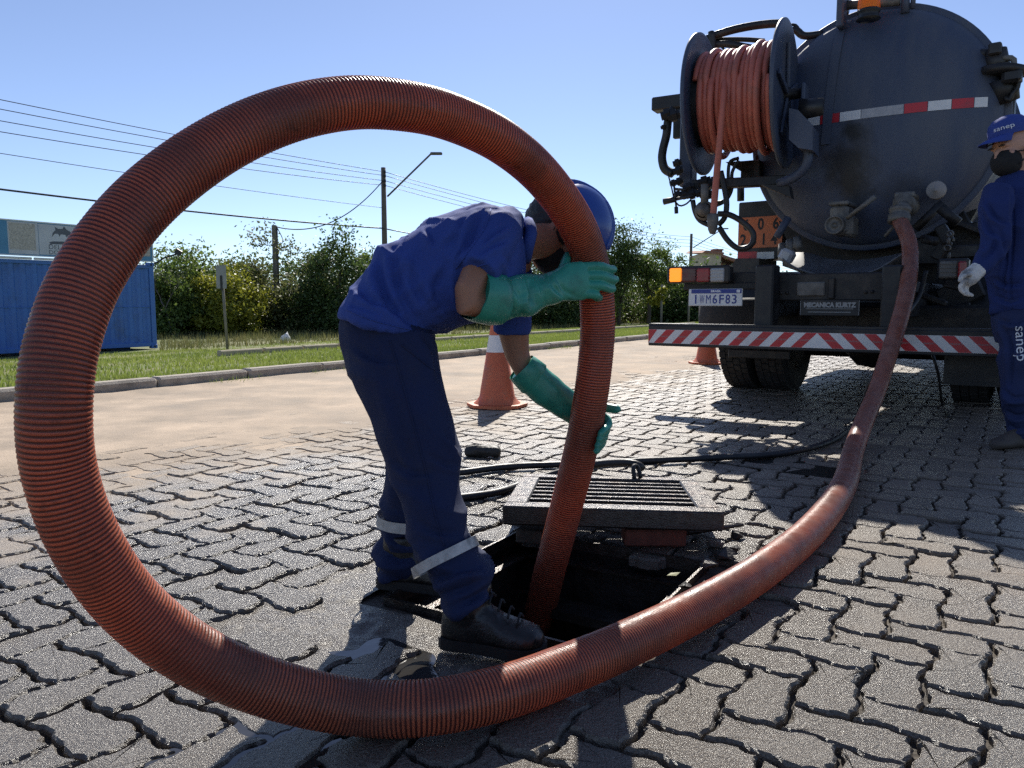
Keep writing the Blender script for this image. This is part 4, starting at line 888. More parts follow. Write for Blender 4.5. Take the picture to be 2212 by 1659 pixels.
b_ = MB(); V = []                                                        # hinge strap down the dish
for zz in np.linspace(tc[2] + RR * .92, tc[2] - .12, 16):
    f = (tc[2] + RR * .92 - zz); x = tp(1812, 60, 1.0)[0] - .05 * f
    V += [on_dish(x - .035, zz, .012), on_dish(x + .035, zz, .012)]
b_.add(V, [(2 * j, 2 * j + 1, 2 * j + 3, 2 * j + 2) for j in range(15)]); part('weld_strap', b_, M_TANK, tank)
b_ = MB(); tbox(b_, 1806, -12, 1822, 58, .98, .12, bev=.012); part('top_hinge_plate', b_, M_TANK, tank)
b_ = MB(); q0, q1 = tp(1822, 12, 1.1), tp(1945, 2, 1.1); b_.cyl(q0, q1, .035, n=12); b_.cyl(q0 + [-.01, 0, 0], q0 + [.03, 0, 0], .075, n=14); part('top_pipe', b_, M_GREY, tank)
b_ = MB(); q0 = tp(1955, 28, 1.1); b_.cyl(q0, q0 + [0, 0, .16], .03, n=10); b_.cyl(q0 + [.05, 0, .02], q0 + [.05, 0, .16], .018, n=8); part('vent_pipe', b_, M_TANK, tank)
q = tp(1876, 36, .93); b_ = MB(); b_.lathe([(.085, -.02), (.075, -.01), (.07, .02), (.08, .03), (.08, .045)], q, EZ, 24, cap=True); bc = part('beacon_base', b_, M_BLACK, tank)
b_ = MB(); b_.lathe([(.078, .045), (.076, .08), (.07, .17), (.045, .21), (.001, .22)], q, EZ, 24); part('amber_beacon', b_, M_AMBER, bc)
# valves and gauge on the dish
def Z4(x, y): return 1700.5 + .2149 * x, 356.6 + .2149 * y
b_ = MB(); x, z, w, h = rect(*Z4(420, 390), *Z4(610, 700), .72); b_.box((x, .84, z), (w, .26, h), bev=.03); b_.box((x, .84, z + h / 2 + .004), (w * 1.05, .28, .03), bev=.008); x2, z2, w2, h2 = rect(*Z4(560, 500), *Z4(660, 715), .74); b_.box((x2, .84, z2), (w2, .2, h2), bev=.02); vb = part('drain_valve', b_, M_GREY, tank)
c = tp(*Z4(470, 600), .66); rc = np.linalg.norm(tp(*Z4(570, 600), .66) - c); b_ = MB(); b_.lathe([(.001, 0), (rc * .2, 0), (rc * .22, -.012), (rc * .25, 0), (rc * .78, 0), (rc * .8, -.02), (rc * .95, -.02), (rc, -.01), (rc, .07), (rc * .7, .07)], c + [0, .02, 0], (0, 1, 0), 32); part('valve_cap', b_, M_GREY, vb)
b_ = MB(); q0, q1 = tp(*Z4(600, 535), .66), tp(*Z4(885, 318), .6); b_.cyl(q0, q1, .016, .02, n=8); part('lever', b_, M_GREY, vb)
b_ = MB(); x, z, w, h = rect(*Z4(1060, 285), *Z4(1270, 470), .7); b_.lathe([(w * .5, -.03), (w * .5, .26)], (x, .72, z), (0, 1, 0), 20, cap=True); b_.box((x, .84, z + h * .45), (w * .95, .24, .04), bev=.01); b_.cyl((x, .78, z), (x, .62, z - h * .72), w * .44, w * .42, 20)
for k in range(3): b_.cyl((x - w * .38 + k * w * .38, .76, z + h * .5), (x - w * .38 + k * w * .38, .76, z + h * .62), .012, n=6)
ov = part('outlet_valve', b_, M_GREY, tank); VALVE = np.array([x, .60, z - h * .78])
b_ = MB(); b_.lathe([(w * .36, 0), (w * .52, 0), (w * .54, .02), (w * .54, .05), (w * .47, .055), (w * .47, .075), (w * .52, .08), (w * .52, .105), (w * .36, .11)], VALVE + [0, -.03, -.05], (0, .25, 1), 28); part('hose_coupling', b_, M_GREY, ov)
b_ = MB(); q0 = tp(*Z4(1080, 600), .62); b_.cyl(q0, q0 + [-.06, 0, -.08], .012, n=8); part('coupling_lever', b_, M_GREY, ov)
c = tp(*Z4(1493, 250), .88); rc = np.linalg.norm(tp(*Z4(1595, 250), .88) - c); b_ = MB(); b_.lathe([(.001, -.012), (.012, -.012), (.014, -.002), (rc * .9, 0), (rc, .008), (rc, .05), (.03, .06), (.03, .2)], c, (0, 1, 0), 32); part('level_gauge', b_, mat('pale_gauge', (.3, .27, .25), .6, var=.15, scale=12), tank)
b_ = MB(); b_.cyl(tp(*Z4(1540, 430), .7), tp(*Z4(1720, 580), .7), .035, n=8); b_.cyl(tp(*Z4(1290, 640), .8), tp(*Z4(1560, 380), .85), .03, n=8); b_.cyl(tp(*Z4(1370, 740), .6), tp(*Z4(1490, 770), .5), .03, n=10); part('support_strut', b_, M_DARKSTEEL, tank)
r = random.Random(5)
for k in range(16):
    b_ = MB(); q = tp(r.uniform(1990, 2130), r.uniform(470, 690), r.uniform(.7, 1.6)); b_.box(q, (r.uniform(.06, .3), r.uniform(.05, .3), r.uniform(.04, .2)), np.array(Matrix.Rotation(r.uniform(-.5, .5), 3, 'Y')), bev=.01); part('underframe_fitting', b_, (M_DARKSTEEL, M_BLACK, M_DARKSTEEL)[k % 3])
b_ = MB(); b_.box((0.35, 1.05, .6), (1.6, .12, .35), bev=.02); b_.box((-.1, 3.4, .55), (1.7, 2.6, .5), bev=.05); part('added_dark_undertray', b_, M_DARKSTEEL)  # dark boxes added low down to deepen the shadow under the truck
b_ = MB()
for k, (px, py) in enumerate(((2052, 505), (2049, 520), (2046, 536), (2050, 552), (2046, 566))): q = tp(px, py, .55); b_.lathe([(.018, -.008), (.026, 0), (.018, .008), (.012, 0), (.018, -.008)], q, (1, .3, 0) if k % 2 else (0, 1, 0), 12)
part('chain', b_, M_GREY)
# saddle supports
for y in (1.5, 3.4, 5.4): b_ = MB(); b_.prism([(-.5, y, .95), (.5, y, .95), (.75, y, tc[2] - RR * .7), (tc[0], y, tc[2] - RR * .98), (-.75, y, tc[2] - RR * .7)], (0, .12, 0)); part('saddle', b_, M_DARKSTEEL)
# drip apron under the dish
top = [(1693, 548), (1740, 545), (1800, 560), (1870, 560), (1920, 552), (1952, 545)]; bot = [(1690, 556), (1720, 577), (1770, 592), (1825, 596), (1890, 582), (1950, 546)]
ta = crom([tp(a, b2, 1.15) for a, b2 in top], .05); ba = crom([tp(a, b2, .42) for a, b2 in bot], .05); n = 40
ri = lambda a: np.stack([np.interp(np.linspace(0, 1, n), np.linspace(0, 1, len(a)), a[:, k]) for k in range(3)], 1); ta, ba = ri(ta), ri(ba); rows = []
for f in np.linspace(0, 1, 8): w_ = ta * (1 - f) + ba * f; w_[:, 2] -= .07 * math.sin(math.pi * f); rows.append(w_)
V = np.concatenate(rows); V2 = V + [0, 0, -.012]; Fs = []
for g in range(7):
    for i in range(n - 1): a = g * n + i; Fs += [(a, a + 1, a + n + 1, a + n), (8 * n + a, 8 * n + a + n, 8 * n + a + n + 1, 8 * n + a + 1)]
for i in range(n - 1): a = 7 * n + i; Fs.append((a, a + 1, 8 * n + a + 1, 8 * n + a))
b_ = MB(); b_.add(np.concatenate([V, V2]), Fs, 0, True); part('rubber_apron', b_, mat('grey_rubber_sheet', (.12, .123, .135), .5, var=.2, scale=5, dirt=(.09, .085, .08), dscale=4, damt=.5))
b_ = MB(); q = tp(1700, 553, .6); b_.box(q, (.1, .12, .1), np.array(Matrix.Rotation(.5, 3, 'Y')), bev=.02); part('work_lamp', b_, M_CLEAR)
for px, py in ((1706, 520), (1722, 514), (1690, 528)): b_ = MB(); q = tp(px, py, .9); b_.cyl(q, q + [.02, -.05, -.09], .03, .04, 12); part('pipe_stub', b_, M_GREY)
b_ = MB(); b_.cyl(tp(1703, 470, .95), tp(1678, 512, .9), .03, n=8); part('support_strut', b_, M_TANK, tank)

# hose reel on the left shoulder of the tank
sr = .62
rc_ = tp(1612, 216, sr); xl = tp(1520, 230, sr)[0]; xr = tp(1694, 212, sr)[0]; RFL = (tp(1612, 62, sr)[2] - tp(1612, 372, sr)[2]) / 2 * .98; zc_r = rc_[2]
reel = D.objects.new('hose_reel', None); COL.objects.link(reel); reel.parent = truck
RZ = rad(6.5); RCN = np.array([rc_[0], sr, 0]); RMZ = np.array(Matrix.Rotation(RZ, 3, 'Z')); reel.rotation_euler = (0, 0, RZ); reel.location = Vector(RCN - RMZ @ RCN)   # the reel stands slightly askew
def rrot(a): return (np.asarray(a) - RCN) @ RMZ.T + RCN
for x in (xl, xr):
    b_ = MB(); b_.lathe([(.05, -.012), (RFL * .72, -.012), (RFL * .78, -.004), (RFL * .98, -.004), (RFL, -.016), (RFL + .008, -.006), (RFL + .008, .012), (RFL * .98, .014), (RFL * .78, .008), (RFL * .72, .0), (.05, .0)], (x, sr, zc_r), EX, 72); link('reel_flange', b_.mesh('reel_flange', M_TANK), reel, world_coords=False)
RC = RFL * .60; b_ = MB(); b_.lathe([(RC, xl - .0), (RC, xr)], (0, sr, zc_r), EX, 40); b_.cyl((xl - .12, sr, zc_r), (xr + .12, sr, zc_r), .04, n=14); link('reel_drum', b_.mesh('reel_drum', M_DARKSTEEL), reel, world_coords=False)
for k in range(5):
    a = k * 2 * math.pi / 5 + .4; b_ = MB(); c = np.array([xr + .02, sr + math.cos(a) * RFL * .4, zc_r + math.sin(a) * RFL * .4]); b_.box(c, (.02, RFL * .62, .045), np.stack([[1, 0, 0], [0, math.cos(a), math.sin(a)], [0, -math.sin(a), math.cos(a)]], 1), bev=.004); link('reel_spoke', b_.mesh('reel_spoke', M_TANK), reel, world_coords=False)
b_ = MB(); q0 = tp(1716, 258, .38); b_.prism([tp(*q, .36) for q in ((1692, 232), (1712, 236), (1742, 268), (1742, 322), (1712, 318), (1692, 300))], (.0, .3, 0)); link('motor_guard', b_.mesh('motor_guard', M_TANK), reel, world_coords=False)
b_ = MB(); b_.cyl(q0 + [-.02, .1, .1], q0 + [.14, .1, .1], .075, .06, 14); link('hydraulic_motor', b_.mesh('hydraulic_motor', M_BLACK), reel, world_coords=False)
b_ = MB(); b_.box((xr + .14, sr, zc_r - RFL * .35), (.03, .18, RFL * .9), bev=.008); pts = crom([tp(1738, 300, .5), tp(1736, 350, .5), tp(1715, 378, .55), tp(1680, 396, .62)], .04); b_.tube(pts, .035, 8); link('reel_bracket', b_.mesh('reel_bracket', M_TANK), reel, world_coords=False)
b_ = MB(); q0, q1 = tp(1500, 402, .62), tp(1700, 388, .75); dq = q1 - q0; b_.box((q0 + q1) / 2, (np.linalg.norm(dq), .1, .075), np.stack([dq / np.linalg.norm(dq), [0, 1, 0], np.cross(dq / np.linalg.norm(dq), [0, 1, 0])], 1), bev=.008)
b_.prism([tp(1640, 398, .6), tp(1700, 398, .6), tp(1705, 425, .6)], (0, .15, 0)); link('reel_beam', b_.mesh('reel_beam', M_DARKSTEEL), reel, world_coords=False)
b_ = MB(); tbox(b_, 1476, 240, 1503, 404, .72, .16, bev=.012); link('reel_pillar', b_.mesh('reel_pillar', M_TANK), reel, world_coords=False)
b_ = MB(); tbox(b_, 1421, 209, 1490, 238, .8, .14, bev=.01); tbox(b_, 1466, 236, 1490, 300, .82, .05, bev=.006); link('side_bracket', b_.mesh('side_bracket', M_BLACK), reel, world_coords=False)
def Z3(x, y): return 1404 + .1653 * x, 301.7 + .1653 * y
def Z2(x, y): return 1404 + .1686 * x, 27.4 + .1686 * y
def hoses(name, pts, s, r, conv, parent=reel, m=M_BLKRUB):
    q = np.array([tp(*conv(a, b2), s if np.isscalar(s) else s[i]) for i, (a, b2) in enumerate(pts)]); b_ = MB(); b_.tube(crom(q, .02), r, 8); link(name, b_.mesh(name, m), parent, world_coords=False)
hoses('hydraulic_hose', [(1462, 236), (1450, 262), (1446, 295), (1439, 325), (1437, 347), (1443, 368), (1460, 378)], .6, .036, lambda a, b2: (a, b2))
hoses('hydraulic_hose', [(560, 800), (590, 950), (650, 1060), (780, 1130)], .5, .02, Z3)
hoses('hydraulic_hose', [(900, 420), (950, 650), (975, 850), (950, 1020), (870, 1120)], .45, .022, Z3)
hoses('hydraulic_hose', [(855, 975), (1000, 985), (1180, 1090), (1300, 1230), (1270, 1380), (1120, 1425), (980, 1320), (870, 1150)], .4, .022, Z3)
hoses('hydraulic_hose', [(870, 830), (1000, 800), (1060, 680), (1055, 450), (1080, 290), (1190, 240)], .75, .014, Z3)
hoses('hydraulic_hose', [(870, 880), (1020, 800), (1100, 650), (1105, 430), (1190, 270)], .75, .014, Z3)
hoses('hydraulic_hose', [(250, 450), (300, 650), (330, 800)], .5, .006, Z3); hoses('hydraulic_hose', [(340, 820), (400, 875), (480, 850), (540, 790)], .5, .007, Z3)
hoses('hydraulic_hose', [(790, 370), (950, 290), (1200, 205), (1500, 140), (1760, 120), (1840, 200)], 1.1, .034, Z2)
hoses('hydraulic_hose', [(850, 440), (1050, 400), (1300, 430), (1560, 480)], 1.1, .03, Z2); hoses('hydraulic_hose', [(880, 360), (1100, 340), (1350, 335), (1560, 345)], 1.15, .02, Z2)
hoses('hydraulic_hose', [(1000, 420), (1080, 500), (1170, 540)], 1.1, .009, Z2); hoses('hydraulic_hose', [(1880, 130), (1950, 125), (2000, 190), (1990, 260)], 1.15, .012, Z2)
hoses('hydraulic_hose', [(1800, 260), (1950, 190), (2060, 260), (2300, 230)], 1.15, .03, Z2)
for pts in ([(880, 250), (915, 540)], [(900, 260), (910, 520)]): hoses('hose_clamp', pts, 1.07, .025, Z2)
LUMPS = [(Z2, 250, 1330, .05), (Z2, 330, 1340, .05), (Z2, 200, 1490, .02)] + [(Z3, x, y, r_) for x, y, r_ in ((380, 320, .035), (390, 420, .04), (330, 580, .03), (400, 560, .035), (520, 640, .045), (390, 740, .04), (470, 730, .04), (560, 720, .045), (850, 560, .05), (720, 560, .05), (680, 700, .045), (780, 720, .04))]
for cv, x, y, rr_ in LUMPS:
    b_ = MB(); q = tp(*cv(x, y), .55); b_.lathe([(.001, -rr_), (rr_ * .7, -rr_), (rr_ * .7, -rr_ * .5), (rr_, -rr_ * .45), (rr_, rr_ * .45), (rr_ * .7, rr_ * .5), (rr_ * .7, rr_), (.001, rr_)], q, (1, .2, .25), 6, smooth=False); link('valve_fitting', b_.mesh('valve_fitting', M_BLACK), reel, world_coords=False)
b_ = MB(); b_.cyl(tp(*Z3(190, 825), .45), tp(*Z3(340, 790), .45), .026, .022, 10); b_.cyl(tp(*Z3(340, 790), .45), tp(*Z3(560, 740), .45), .014, n=8); b_.cyl(tp(*Z3(345, 890), .45), tp(*Z3(348, 975), .45), .016, n=8); b_.cyl(tp(*Z3(318, 600), .45), tp(*Z3(345, 890), .45), .008, n=6); b_.cyl(tp(*Z3(330, 660), .45), tp(*Z3(470, 668), .45), .012, n=6); link('control_lever', b_.mesh('control_lever', M_BLACK), reel, world_coords=False)
b_ = MB(); q = tp(*Z3(680, 930), .42); b_.lathe([(.001, -.075), (.045, -.06), (.05, 0), (.05, .05), (.03, .06)], q, (0, 1, 0), 20); b_.lathe([(.06, -.03), (.075, -.02), (.075, .06), (.03, .09)], q + [0, .03, 0], (0, 1, 0), 20); b_.cyl(q + [0, .02, .05], q + [0, .02, .2], .03, n=10); link('filter_bowl', b_.mesh('filter_bowl', M_GREY), reel, world_coords=False)
b_ = MB(); tbox(b_, 1612, 345, 1652, 392, 1.0, .2); tbox(b_, 1645, 330, 1700, 392, 1.15, .3); b_.prism([tp(1580, 350, 1.0), tp(1640, 345, 1.0), tp(1640, 385, 1.0)], (0, .2, 0)); link('reel_support', b_.mesh('reel_support', M_DARKSTEEL), reel, world_coords=False)
# hydraulic pump stack on the right shoulder
def Z6(x, y): return 2073.5 + .1819 * x, 82.3 + .1819 * y
b_ = MB(); b_.cyl(tp(*Z6(180, 200), 1.15), tp(*Z6(390, 180), 1.15), .04, .035, 12); b_.cyl(tp(*Z6(425, 150), 1.15), tp(*Z6(460, 420), 1.15), .07, .08, 18); b_.lathe([(.001, .0), (.14, 0), (.15, .02), (.15, .05), (.09, .07)], tp(*Z6(510, 450), 1.15), (.12, 0, 1), 24); b_.cyl(tp(*Z6(500, 480), 1.15), tp(*Z6(560, 760), 1.2), .1, .08, 14)
b_.box(tp(*Z6(620, 470), 1.1), (.12, .15, .09), bev=.02); b_.box(tp(*Z6(420, 140), 1.1), (.08, .1, .08), bev=.01); b_.box(tp(*Z6(480, 850), 1.3), (.18, .15, .4), bev=.02); b_.box(tp(*Z6(560, 880), 1.4), (.1, .15, .4), bev=.02); pump = part('valve_stack', b_, M_BLACK, tank)
hoses('hydraulic_hose', [(500, 240), (600, 235), (640, 260), (635, 400)], 1.1, .02, Z6, pump, M_GREY); hoses('hydraulic_hose', [(700, 500), (680, 600), (620, 670), (590, 750), (540, 700)], 1.1, .016, Z6, pump)
hoses('ladder_rail', [(220, 1560), (380, 1300), (430, 1100), (520, 900)], 1.3, .03, Z6, pump, M_DARKSTEEL)
# cab, far side of the tank
b_ = MB(); b_.prism([(-1.22, 6.9, .75), (-1.22, 8.75, .75), (-1.22, 8.85, 1.55), (-1.22, 8.5, 2.75), (-1.22, 6.95, 2.8)], (2.44, 0, 0)); cab = part('cab', b_, mat('cab_white_paint', (.55, .55, .56), .4, var=.1))
for sx_ in (-1, 1): b_ = MB(); b_.prism([(sx_ * 1.222, 7.3, 1.75), (sx_ * 1.222, 8.6, 1.75), (sx_ * 1.222, 8.4, 2.5), (sx_ * 1.222, 7.3, 2.5)], (sx_ * .006, 0, 0)); part('window', b_, mat('dark_glass', (.02, .025, .03), .08), cab)
b_ = MB(); b_.prism([(-1.1, 8.87, 1.62), (1.1, 8.87, 1.62), (1.1, 8.55, 2.68), (-1.1, 8.55, 2.68)], (0, .01, 0)); part('windscreen', b_, MATS['dark_glass'], cab)
for sx_ in (-1, 1): b_ = MB(); b_.box((sx_ * 1.42, 8.5, 2.1), (.2, .08, .5), bev=.03); b_.cyl((sx_ * 1.2, 8.45, 2.3), (sx_ * 1.4, 8.5, 2.3), .02, n=8); part('mirror', b_, M_BLACK, cab)

# red pressure hose wound on the reel, its end hanging down
turns = 13; rh = (xr - xl - .03) / turns / 2; n = turns * 44; t = np.arange(n) / 44.0; jit = np.array([.012 * math.sin(q * 3.1) + .01 * math.sin(q * 7.7) for q in t]) + .03 * (np.floor(t) % 5 == 2) + .035 * (np.floor(t) >= 9) * np.sin(np.pi * np.clip((t - 9) / 3, 0, 1))
rr_ = RC + rh + .012 + np.maximum(jit, -.005); ang = 2 * math.pi * t - math.pi * .5
xx = xl + .02 + rh + (xr - xl - .04 - 2 * rh) * (t / turns); coil = np.stack([xx, sr + rr_ * np.sin(ang + .3), zc_r + rr_ * np.cos(ang + .3)], 1)
rhs = rh * 1.12
tail = crom([tp(1572, 118, sr + .0), tp(1566, 150, sr - RC * .75), tp(1563, 200, sr - RC - .1), tp(1556, 290, sr - RC - .11), tp(1547, 390, sr - RC - .07), tp(1540, 475, sr - RC - .05)], .02)
coil = rrot(coil); W_ = lambda a: np.array([tw(q) for q in a])
rhose = thing('pressure_hose', tw(coil[0]), 'orange-red pressure hose wound on the truck\'s reel, end hanging down', 'hose')
b_ = MB(); b_.tube(W_(coil), rhs, 10); link('coiled_hose', b_.mesh('coiled_hose', M_REELHOSE), rhose)
b_ = MB(); b_.tube(W_(tail), rhs * .95, 10); link('hanging_end', b_.mesh('hanging_end', M_REELHOSE), rhose)
b_ = MB(); a0 = tw(tp(1540, 470, sr - RC - .05)); b_.lathe([(.026, .03), (.042, .02), (.042, -.02), (.038, -.05), (.034, -.09), (.02, -.12), (.001, -.125)], a0, (0, 0, 1), 18, cap=False); link('nozzle', b_.mesh('nozzle', M_GREY), rhose)

# ------------------------------------------------------------------ big ribbed suction hose
def hose_material():
    m = D.materials.new('ribbed_suction_hose'); m.use_nodes = True; nt = m.node_tree; L = nt.links.new; b = nt.nodes['Principled BSDF']; out = nt.nodes['Material Output']
    at = nnode(nt, 'ShaderNodeAttribute', attribute_name='along').outputs['Fac']; co = nnode(nt, 'ShaderNodeTexCoord').outputs['Object']
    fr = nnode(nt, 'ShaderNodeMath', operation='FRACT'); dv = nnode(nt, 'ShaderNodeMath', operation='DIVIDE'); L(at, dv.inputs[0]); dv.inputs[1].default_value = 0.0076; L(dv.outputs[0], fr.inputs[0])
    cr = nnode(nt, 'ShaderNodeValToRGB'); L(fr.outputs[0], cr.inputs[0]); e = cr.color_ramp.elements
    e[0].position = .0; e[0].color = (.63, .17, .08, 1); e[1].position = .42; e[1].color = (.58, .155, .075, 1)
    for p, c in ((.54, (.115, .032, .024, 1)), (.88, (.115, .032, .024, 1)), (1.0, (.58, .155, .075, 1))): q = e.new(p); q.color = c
    def noise(s, d=6):
        n = nnode(nt, 'ShaderNodeTexNoise'); n.inputs['Scale'].default_value = s; n.inputs['Detail'].default_value = d; L(co, n.inputs['Vector']); return n.outputs['Fac']
    def mr(x, a, b_, c, d):
        n = nnode(nt, 'ShaderNodeMapRange'); n.inputs[1].default_value = a; n.inputs[2].default_value = b_; n.inputs[3].default_value = c; n.inputs[4].default_value = d; L(x, n.inputs[0]); return n.outputs[0]
    def mix(f, a, c):
        n = nnode(nt, 'ShaderNodeMix', data_type='RGBA'); L(f, n.inputs[0]); L(a, n.inputs[6]); n.inputs[7].default_value = (*c, 1); return n.outputs[2]
    grime = mix(mr(noise(6, 10), .45, .66, 0, .7), cr.outputs[0], (.14, .055, .042)); grime = mix(mr(noise(3.1, 8), .52, .72, 0, .5), grime, (.2, .1, .075)); grime = mix(mr(noise(40, 6), .6, .74, 0, .6), grime, (.08, .03, .024))
    # the end by the truck is scuffed and dusty
    dust = nnode(nt, 'ShaderNodeMath', operation='MULTIPLY'); L(mr(at, 4.7, 6.2, 0, 1), dust.inputs[0]); L(mr(noise(16), .3, .65, .25, .95), dust.inputs[1])
    col = mix(dust.outputs[0], grime, (.4, .2, .155)); L(col, b.inputs['Base Color'])
    L(mr(noise(25), .3, .7, .26, .52), b.inputs['Roughness']); b.inputs['Specular IOR Level'].default_value = .55
    bp = nnode(nt, 'ShaderNodeBump'); bp.inputs['Distance'].default_value = .0006; L(noise(220, 3), bp.inputs['Height']); L(bp.outputs[0], b.inputs['Normal'])
    tr = nnode(nt, 'ShaderNodeBsdfTranslucent'); L(col, tr.inputs[0]); ms = nnode(nt, 'ShaderNodeMixShader'); ms.inputs[0].default_value = .4; L(b.outputs[0], ms.inputs[1]); L(tr.outputs[0], ms.inputs[2]); L(ms.outputs[0], out.inputs[0])
    return m
M_HOSE = hose_material(); HR = .0495
hp_ = [P(1128, 1410, 2.60), P(1160, 1340, 2.53), P(1188, 1230, 2.44), P(1222, 1100, 2.36), P(1257, 960, 2.27), P(1280, 830, 2.21), P(1291, 700, 2.18), P(1281, 590, 2.14), P(1248, 490, 2.05), P(1178, 388, 1.91), P(1085, 307, 1.76), P(970, 252, 1.65), P(860, 227, 1.55), P(740, 224, 1.475),
       P(600, 255, 1.40), P(455, 325, 1.32), P(310, 438, 1.235), P(200, 580, 1.165), P(140, 725, 1.125), P(118, 870, 1.11), P(130, 1020, 1.13), P(185, 1170, 1.165), P(280, 1305, 1.225), P(415, 1412, 1.29), P(580, 1485, 1.355), P(760, 1526, 1.405)]
hp_ += [G(a, b2, HR + .002) for a, b2 in ((920, 1528), (1080, 1497), (1220, 1447), (1360, 1388), (1510, 1314), (1650, 1230), (1760, 1138), (1822, 1050), (1843, 975))]
_g = hp_[-1]
hp_ += [P(1866, 912, 4.22), P(1895, 842, 4.5), P(1921, 762, 4.66), P(1945, 685, 4.78), P(1962, 610, 4.92), P(1966, 545, 5.1)]
vw = tw(VALVE + [0, -.02, -.03]); hp_ += [vw * .5 + hp_[-1] * .5 + [0, -.03, 0], vw]
path = crom(hp_, .0019); seg = np.concatenate([[0], np.cumsum(np.linalg.norm(np.diff(path, axis=0), axis=1))])
total = seg[-1]; ds = .0025; fr = frames(path)
def make_hose():
    n = 28; ph = (seg / 0.0076) % 1.0; rp = np.where((ph > .5) & (ph < .93), -.0007, .0) + np.where(ph < .45, .0007 * np.sin(np.pi * ph / .45), 0)
    worn = np.clip((seg - 4.6) / 1.2, 0, .6); rp = rp * (1 - worn)
    V = np.concatenate([circ(p, a, b2, HR + q, n) for p, (a, b2), q in zip(path, fr, rp)]); m_ = len(path)
    i = np.arange(m_ - 1)[:, None] * n; j = np.arange(n)[None, :]; k = (j + 1) % n
    Q = np.stack([i + j, i + k, i + n + k, i + n + j], -1).reshape(-1, 4); me = quad_mesh('suction_hose', V, Q, M_HOSE)
    me.polygons.foreach_set('use_smooth', [True] * len(me.polygons)); a = me.attributes.new('along', 'FLOAT', 'POINT'); a.data.foreach_set('value', np.repeat(seg, n).astype(np.float32)); return me
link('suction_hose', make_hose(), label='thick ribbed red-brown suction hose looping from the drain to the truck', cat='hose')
# ------------------------------------------------------------------ black hoses on the paving
def ground_hose(name, pts, r, label, z=None):
    q = [p if len(p) == 3 else G(p[0], p[1], r + .003) for p in pts]; pp = crom(q, .02); b_ = MB(); b_.tube(pp, r, 12); return link(name, b_.mesh(name, M_BLKRUB), label=label, cat='hose')
ground_hose('black_hose', [(895, 1032), (930, 1028), (1000, 1020), (1100, 1008), (1250, 1002), (1400, 995), (1560, 988), (1700, 978), (1800, 950), (1850, 905), tuple(P(1880, 830, 4.75)), tuple(P(1922, 742, 4.85)), tuple(P(1950, 690, 4.95)), tuple(P(1985, 640, 5.2)), tuple(tw(tp(2000, 585, .5)))], .016, 'long black rubber hose running behind the grate to the truck')
ground_hose('black_hose', [(930, 1079), (960, 1078), (1010, 1073), (1080, 1062), (1150, 1038), tuple(G(1215, 1019, .05)), tuple(G(1290, 1003, .1)), tuple(G(1345, 999, .12)), tuple(G(1376, 1003, .12)), tuple(G(1388, 1013, .10))], .016, 'short black hose curling up onto the back of the grate')
ground_hose('black_hose', [tuple(tw(tp(2000, 730, .4))), tuple(tw(tp(2025, 800, .2))), (2035, 870), (2050, 900)], .01, 'thin dark cord hanging under the truck\'s bumper')
# ------------------------------------------------------------------ lifted grate with slots
GA = rad(-4); gz = .115
g0 = G(1075, 1102, .135); g1 = G(1558, 1097, .135); g3 = G(1250, 1009, .075); g2 = G(1568, 1009, .075)
gw = np.linalg.norm(g1 - g0) * .98; gx = (g1 - g0) / np.linalg.norm(g1 - g0); gy = ((g3 + g2) / 2 - (g0 + g1) / 2); gy[2] = 0; ang_ = math.atan2(gx[1], gx[0]) - .15
gx = np.array([math.cos(ang_), math.sin(ang_), 0.0]); gyh = np.array([-math.sin(ang_), math.cos(ang_), 0]); gl = .72; tilt = -.075
gy = gyh * math.cos(tilt) + np.array([0, 0, math.sin(tilt)]); gzv = np.cross(gx, gy); gc = (g0 + g1) / 2 + gx * .005
GM = np.stack([gx, gy, gzv], 1)
def GR(a, b2, c): return gc + gx * a + gy * b2 + gzv * c
gr = thing('drain_grate', [gc[0], gc[1], 0.0], 'heavy wet steel drain grate lifted off and propped behind the pit', 'grate'); th = .062; fw = .075
for a, b2, sx_, sy_, nm in ((0, fw / 2, gw, fw, 'frame_bar'), (0, gl - fw / 2, gw, fw, 'frame_bar'), (-gw / 2 + fw / 2, gl / 2, fw, gl - 2 * fw - .002, 'frame_bar'), (gw / 2 - fw / 2, gl / 2, fw, gl - 2 * fw - .002, 'frame_bar')):
    b_ = MB(); b_.box(GR(a, b2, -th / 2), (sx_, sy_, th), GM, bev=.005); link(nm, b_.mesh(nm, M_STEEL), gr)
nb = 7
for k in range(nb):
    b_ = MB(); y = fw + (gl - 2 * fw) * (k + .5) / nb; b_.box(GR(0, y, -.034 - .002), (gw - 2 * fw + .01, .025, .056), GM, bev=.003); link('slat', b_.mesh('slat', M_STEEL), gr)
b_ = MB(); hk = GR(.10, gl - .03, 0); b_.tube(crom([hk + [0, -.02, 0], hk + [.0, 0, .045], hk + [.02, .02, .04], hk + [.03, 0, 0]], .01), .009, 7); link('hook', b_.mesh('hook', M_DARKSTEEL), gr)
bm = GM
b_ = MB(); q = GR(.14, .1, -th - .0); b_.box([q[0], q[1], .028], (.2, .1, .056), np.array(Matrix.Rotation(ang_ + .1, 3, 'Z')), bev=.006); link('clay_brick', b_.mesh('clay_brick', M_BRICK), label='orange clay brick wedged under the front of the lifted grate', cat='brick')
b_ = MB(); q = GR(-.24, .18, 0); b_.box([q[0], q[1], .022], (.09, .3, .044), np.array(Matrix.Rotation(ang_ - .2, 3, 'Z')), bev=.004); link('wood_block', b_.mesh('wood_block', M_BARK), label='dark wooden block under the left side of the grate', cat='block')
